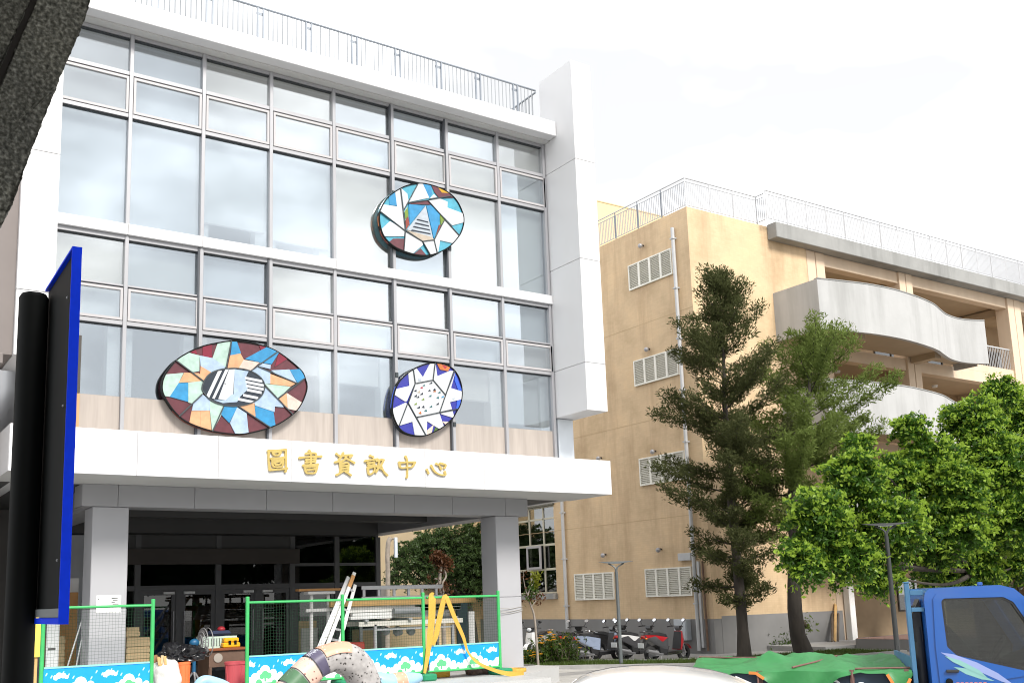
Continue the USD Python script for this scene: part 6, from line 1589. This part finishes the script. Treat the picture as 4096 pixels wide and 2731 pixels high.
YT2 = 37.0
bb = pf(1180, 1000, YT2)
tree_b('porch_tree', (bb[0], YT2, 0), ([(bb[0], YT2, 0), (bb[0] - .1, YT2, 1.0), (bb[0] - .3, YT2, 1.9)], [.22, .18, .15]),
       [(*pf(x, y, YT2 + d_), R) for x, y, R, d_ in ((520, 560, .95, 0), (760, 470, 1.05, .3), (1000, 430, 1.1, 0), (1180, 380, 1.0, .4), (1200, 620, 1.1, 0), (950, 680, .95, -.3), (700, 660, .9, 0), (430, 700, .75, 0), (330, 800, .55, 0), (1150, 820, .95, 0), (1300, 480, 1.1, 0), (1290, 760, 1.0, .3), (1050, 860, .55, 0), (620, 420, .5, 0))],
       'dark green tree seen through the porch left of the right column', leaf('porch_leaf', [(0, (.05, .085, .025)), (.5, (.10, .16, .04)), (1, (.22, .28, .08))], .35, .4), 41, 42000, .13, .5, BARKD)
bt = pf(210, 930, 33)
pl_ = Thing('lamp_pole', 'pale twisted pole with a white box near its top beyond the porch', 'pole', (bt[0], 33, 0))
pp = [pf(190, 1000, 33), pf(205, 800, 33), pf(200, 600, 33), pf(210, 430, 33), pf(235, 380, 33)]; pp[0][2] = 0
pl_.part('pole', MB().tube(curve(pp, 4), .085, 10), BARKP, 50)
a, b = pf(270, 370, 32.9), pf(305, 600, 32.9); pl_.part('box', MB().box((a[0], 32.8, b[2]), (b[0], 32.9, a[2]), .01), mat('box_bluewhite', (.60, .66, .74), .5, .04))
pl_.part('arm', MB().tube([pf(235, 380, 33), pf(290, 385, 32.9)], .03, 6), BARKP)
# far houses behind that tree
fh = Thing('far_house', 'cream house with dark openings far beyond the porch', 'house', (20.5, 47, 0))
a, b = pf(60, 330, 47), pf(700, 330, 47)
zf0, zf1, zf2, zf3 = pf(200, 580, 47)[2], pf(200, 440, 47)[2], pf(200, 385, 47)[2], 9.5
CRM = mat('cream_wall', (.58, .42, .27), .8, .06, 1.0); WHW = mat('white_wall', (.75, .74, .70), .8, .04, 1.0)
fh.part('lower_wall', MB().box((a[0], 47, 0), (b[0] + 4, 50, zf0)), DARKROOM)
fh.part('wall', MB().box((a[0], 46.9, zf0), (b[0] + 4, 50, zf1)), CRM)
fh.part('roof_edge', MB().box((a[0] - .2, 46.5, zf1), (b[0] + 4.2, 50, zf2)), WHW)
fh.part('upper_wall', MB().box((a[0], 47.2, zf2), (b[0] + 4, 50, zf3)), DARKROOM)
for x in (520, 610, 1150, 1210):
    p = pf(x, 330, 47); fh.part('column', MB().box((p[0] - .18, 46.9, zf2 + .002), (p[0] + .18, 47.19, zf3)), WHW)
for x in (330, 700): 
    p = pf(x, 500, 47); w = fh.part('window', MB().box((p[0] - .5, 46.86, zf0 + .4), (p[0] + .5, 46.899, zf1 - .5)), CREAM); fh.part('pane', MB().box((p[0] - .44, 46.85, zf0 + .46), (p[0] + .44, 46.858, zf1 - .56)), DARKPANE, parent=w)
fw = Thing('garden_wall', 'low white wall and kerb behind the far tree', 'wall', (20, 41, 0))
a, b = pf(590, 800, 41), pf(1000, 900, 41); fw.part('wall', MB().box((a[0], 41, 0), (b[0], 41.2, a[2]), .02), WHW); fw.part('wall_base', MB().box((a[0] - 8, 41.3, 0), (b[0] + 6, 41.5, b[2] - .1)), GREYBASE)
# contorted small tree with rusty top, growing beyond the porch edge
bt = pf(820, 1040, 27.5); zz_ = 27.5
ct = Thing('contorted_tree', 'small pale trunked tree with a rusty leafy top behind the ladder', 'tree', (bt[0], zz_, 0))
tr = [pf(835, 1100, zz_), pf(810, 980, zz_), pf(800, 880, zz_), pf(805, 780, zz_), pf(820, 700, zz_)]; tr = [np.array([tr[0][0], zz_, 0])] + tr
ct.part('trunk', MB().tube(curve(tr, 5), np.linspace(.075, .045, 26), 10), BARKP, 60)
ct.part('stem', MB().tube(curve([pf(845, 1000, zz_ - .1), pf(830, 900, zz_ - .12), pf(870, 820, zz_ - .1), pf(855, 730, zz_), pf(850, 680, zz_)], 5), .03, 8), BARKP, 60)
ct.part('stem', MB().tube(curve([pf(815, 990, zz_), pf(760, 930, zz_), pf(790, 860, zz_ + .1), pf(745, 840, zz_)], 5), .022, 8), BARKP, 60)
r_ = np.random.default_rng(12); P = []
for x, y, s, n in ((750, 600, .10, 130), (810, 660, .12, 200), (880, 660, .10, 160), (800, 600, .10, 120), (780, 900, .16, 60), (870, 930, .14, 60)): P.append(pf(x, y, zz_) + r_.normal(size=(n, 3)) * s)
ct.part('crown', leaves(np.vstack(P), .12, .5, r_), L_RED)
# slim sapling with yellow tips between the column and the school window
zz_ = 22.6
sp_ = Thing('sapling', 'thin bare sapling with a yellow tip beside the right column', 'sapling', tuple(pf(1890, 1400, zz_) * [1, 1, 0]))
tr = [pf(1890, 1320, zz_), pf(1850, 1160, zz_), pf(1815, 1060, zz_), pf(1830, 960, zz_), pf(1880, 880, zz_), pf(1900, 800, zz_)]; tr = [np.array([pf(1920, 1500, zz_)[0], zz_, 0])] + tr
sp_.part('trunk', MB().tube(curve(tr, 4), np.linspace(.035, .008, 25), 8), BARKP, 60)
sp_.part('twig', MB().tube(curve([pf(1850, 1160, zz_), pf(1900, 1100, zz_), pf(1945, 1050, zz_)], 4), np.linspace(.018, .006, 9), 6), BARKP, 60)
sp_.part('twig', MB().tube(curve([pf(1815, 1060, zz_), pf(1770, 900, zz_), pf(1760, 760, zz_)], 4), np.linspace(.014, .005, 9), 6), BARKP, 60)
P = [pf(x, y, zz_) + r_.normal(size=(n, 3)) * s for x, y, s, n in ((1905, 830, .06, 60), (1895, 900, .07, 60), (1910, 790, .05, 30))]
sp_.part('yellow_leaves', leaves(np.vstack(P), .10, .5, r_), L_YEL)
P = [pf(x, y, zz_) + r_.normal(size=(n, 3)) * s for x, y, s, n in ((1850, 960, .09, 50), (1820, 1030, .08, 50), (1900, 970, .08, 30))]
sp_.part('leaves', leaves(np.vstack(P), .10, .5, r_), L_SHR)
P = [pf(x, y, zz_) + r_.normal(size=(n, 3)) * s for x, y, s, n in ((1930, 1060, .08, 60), (1820, 1070, .06, 40), (1770, 800, .10, 30))]
sp_.part('rusty_leaves', leaves(np.vstack(P), .09, .5, r_), L_RED)
# flowering shrub
r_ = np.random.default_rng(21)
fs = Thing('flowering_shrub', 'bushy shrub dotted with orange and yellow flowers at the foot of the right column', 'shrub', (18.5, 24.75, 0))
P, FL, ST = [], [], MB()
for i in range(200):
    k = r_.random(); bx_, by_ = np.interp(k, [0, 1], [17.5, 19.35]) + r_.normal(0, .1), np.interp(k, [0, 1], [24.9, 24.6]) + r_.normal(0, .3)
    h = np.interp(k, [0, .2, .6, .8, 1], [.30, .36, .80, .95, .6]) * r_.uniform(.6, 1.1); le = r_.normal(0, .16, 2)
    c_ = np.array([(bx_, by_, .04), (bx_ + le[0] * .5, by_ + le[1] * .5, h * .6), (bx_ + le[0], by_ + le[1], h)]); ST.tube(c_, [.008, .006, .003], 4, False)
    tpos = r_.random(26)[:, None]; P.append(c_[0] * (1 - tpos) + c_[2] * tpos + r_.normal(size=(26, 3)) * .05)
    if r_.random() < .42: FL.append(c_[2] + [0, 0, .03])
fs.part('stems', ST, BARK, kind='stuff')
fs.part('foliage', leaves(np.vstack(P), .11, .38, r_, up=.3), L_SHR)
for p in FL[:52]:
    m = MB()
    for k in range(8):
        a = k * PI / 4; m.add([p, p + [.055 * math.cos(a - .3), .055 * math.sin(a - .3), .012], p + [.062 * math.cos(a), .062 * math.sin(a), -.01], p + [.055 * math.cos(a + .3), .055 * math.sin(a + .3), .012]], [[0, 1, 2], [0, 2, 3]])
    m.ball(p + [0, 0, .006], .02, (1, 1, .6), 1)
    fs.part('flower', m, L_FLO)
# weeds at the foot of the front wall
for i, (x, y, s, lab) in enumerate(((480, 1380, .30, 'left green weed clump at the grey wall foot by the conifer trunk'), (740, 1370, .38, 'right green weed clump at the grey wall foot between the two trunks'))):
    p = onZ(8, x, y, 0); p = np.array([p[0], p[1], 0]); n = 420
    q_ = np.abs(r_.normal(size=(n, 3))) * [1, 1, 1] * s * .6; q_[:, :2] *= np.sign(r_.normal(size=(n, 2))) * 1.5
    single('weed_clump', leaves(p + q_ + [0, 0, .05], .14, .35, r_, up=.6), L_SHR, lab, 'weeds', kind='stuff')
# boards leaning on the grey wall
wb = Thing('leaning_boards', 'brown timber offcuts leaning against the grey wall base', 'timber', tuple(onY(13, 1075, 440, 23.7)))
pz = onZ(13, 1075, 445, 0)
for x, w_, k in ((1058, .10, 0), (1078, .13, 1), (1098, .08, 0)):
    a = onY(13, x, 440, 23.7); a[2] = .17; b = onY(13, x + 4, 195 + 60 * (1 - k), 24.12); wb.part('board', MB().bar(a, b, w_, .03, up=(0, 1, 0)), TIMBER if k else BARK)
# trees on the far side of the yard, mirrored in the glass doors
src = Thing('yard_tree', 'green tree across the yard behind the camera, mirrored in the door glass', 'tree', (8, -16, 0), local=True)
r_ = np.random.default_rng(51); P = []; N = []
for c_, R in (((0, 0, 5.2), 2.2), ((1.6, .3, 4.2), 1.7), ((-1.6, -.2, 4.3), 1.8), ((.3, .8, 6.8), 1.4), ((-.4, -1.0, 3.8), 1.6)):
    d_ = r_.normal(size=(2600, 3)); d_ /= np.linalg.norm(d_, axis=1, keepdims=True); P.append(np.array(c_) + d_ * R * r_.uniform(.6, 1.05, (2600, 1))); N.append(d_)
src.part('trunk', MB().tube([(0, 0, 0), (.1, 0, 2.2), (0, 0, 5)], [.25, .2, .1], 10), BARK, 60)
src.part('crown', leaves(np.vstack(P), .34, .55, r_, np.vstack(N)), L_DRK)
for i, (x, y, rz_, s_) in enumerate(((15, -17, 40, 1.3), (22, -16, 120, 1.2), (29, -17, 200, 1.35), (36, -15, 300, 1.25), (43, -17, 80, 1.3), (11.5, -18, 10, 1.2), (18.5, -19, 150, 1.4))):
    copy_of(src, 'yard_tree', 'green tree across the yard behind the camera, mirrored in the door glass', 'tree', (x, y, 0), 'trees across the yard', rz_, s_)
tag(src.prim, group='trees across the yard')
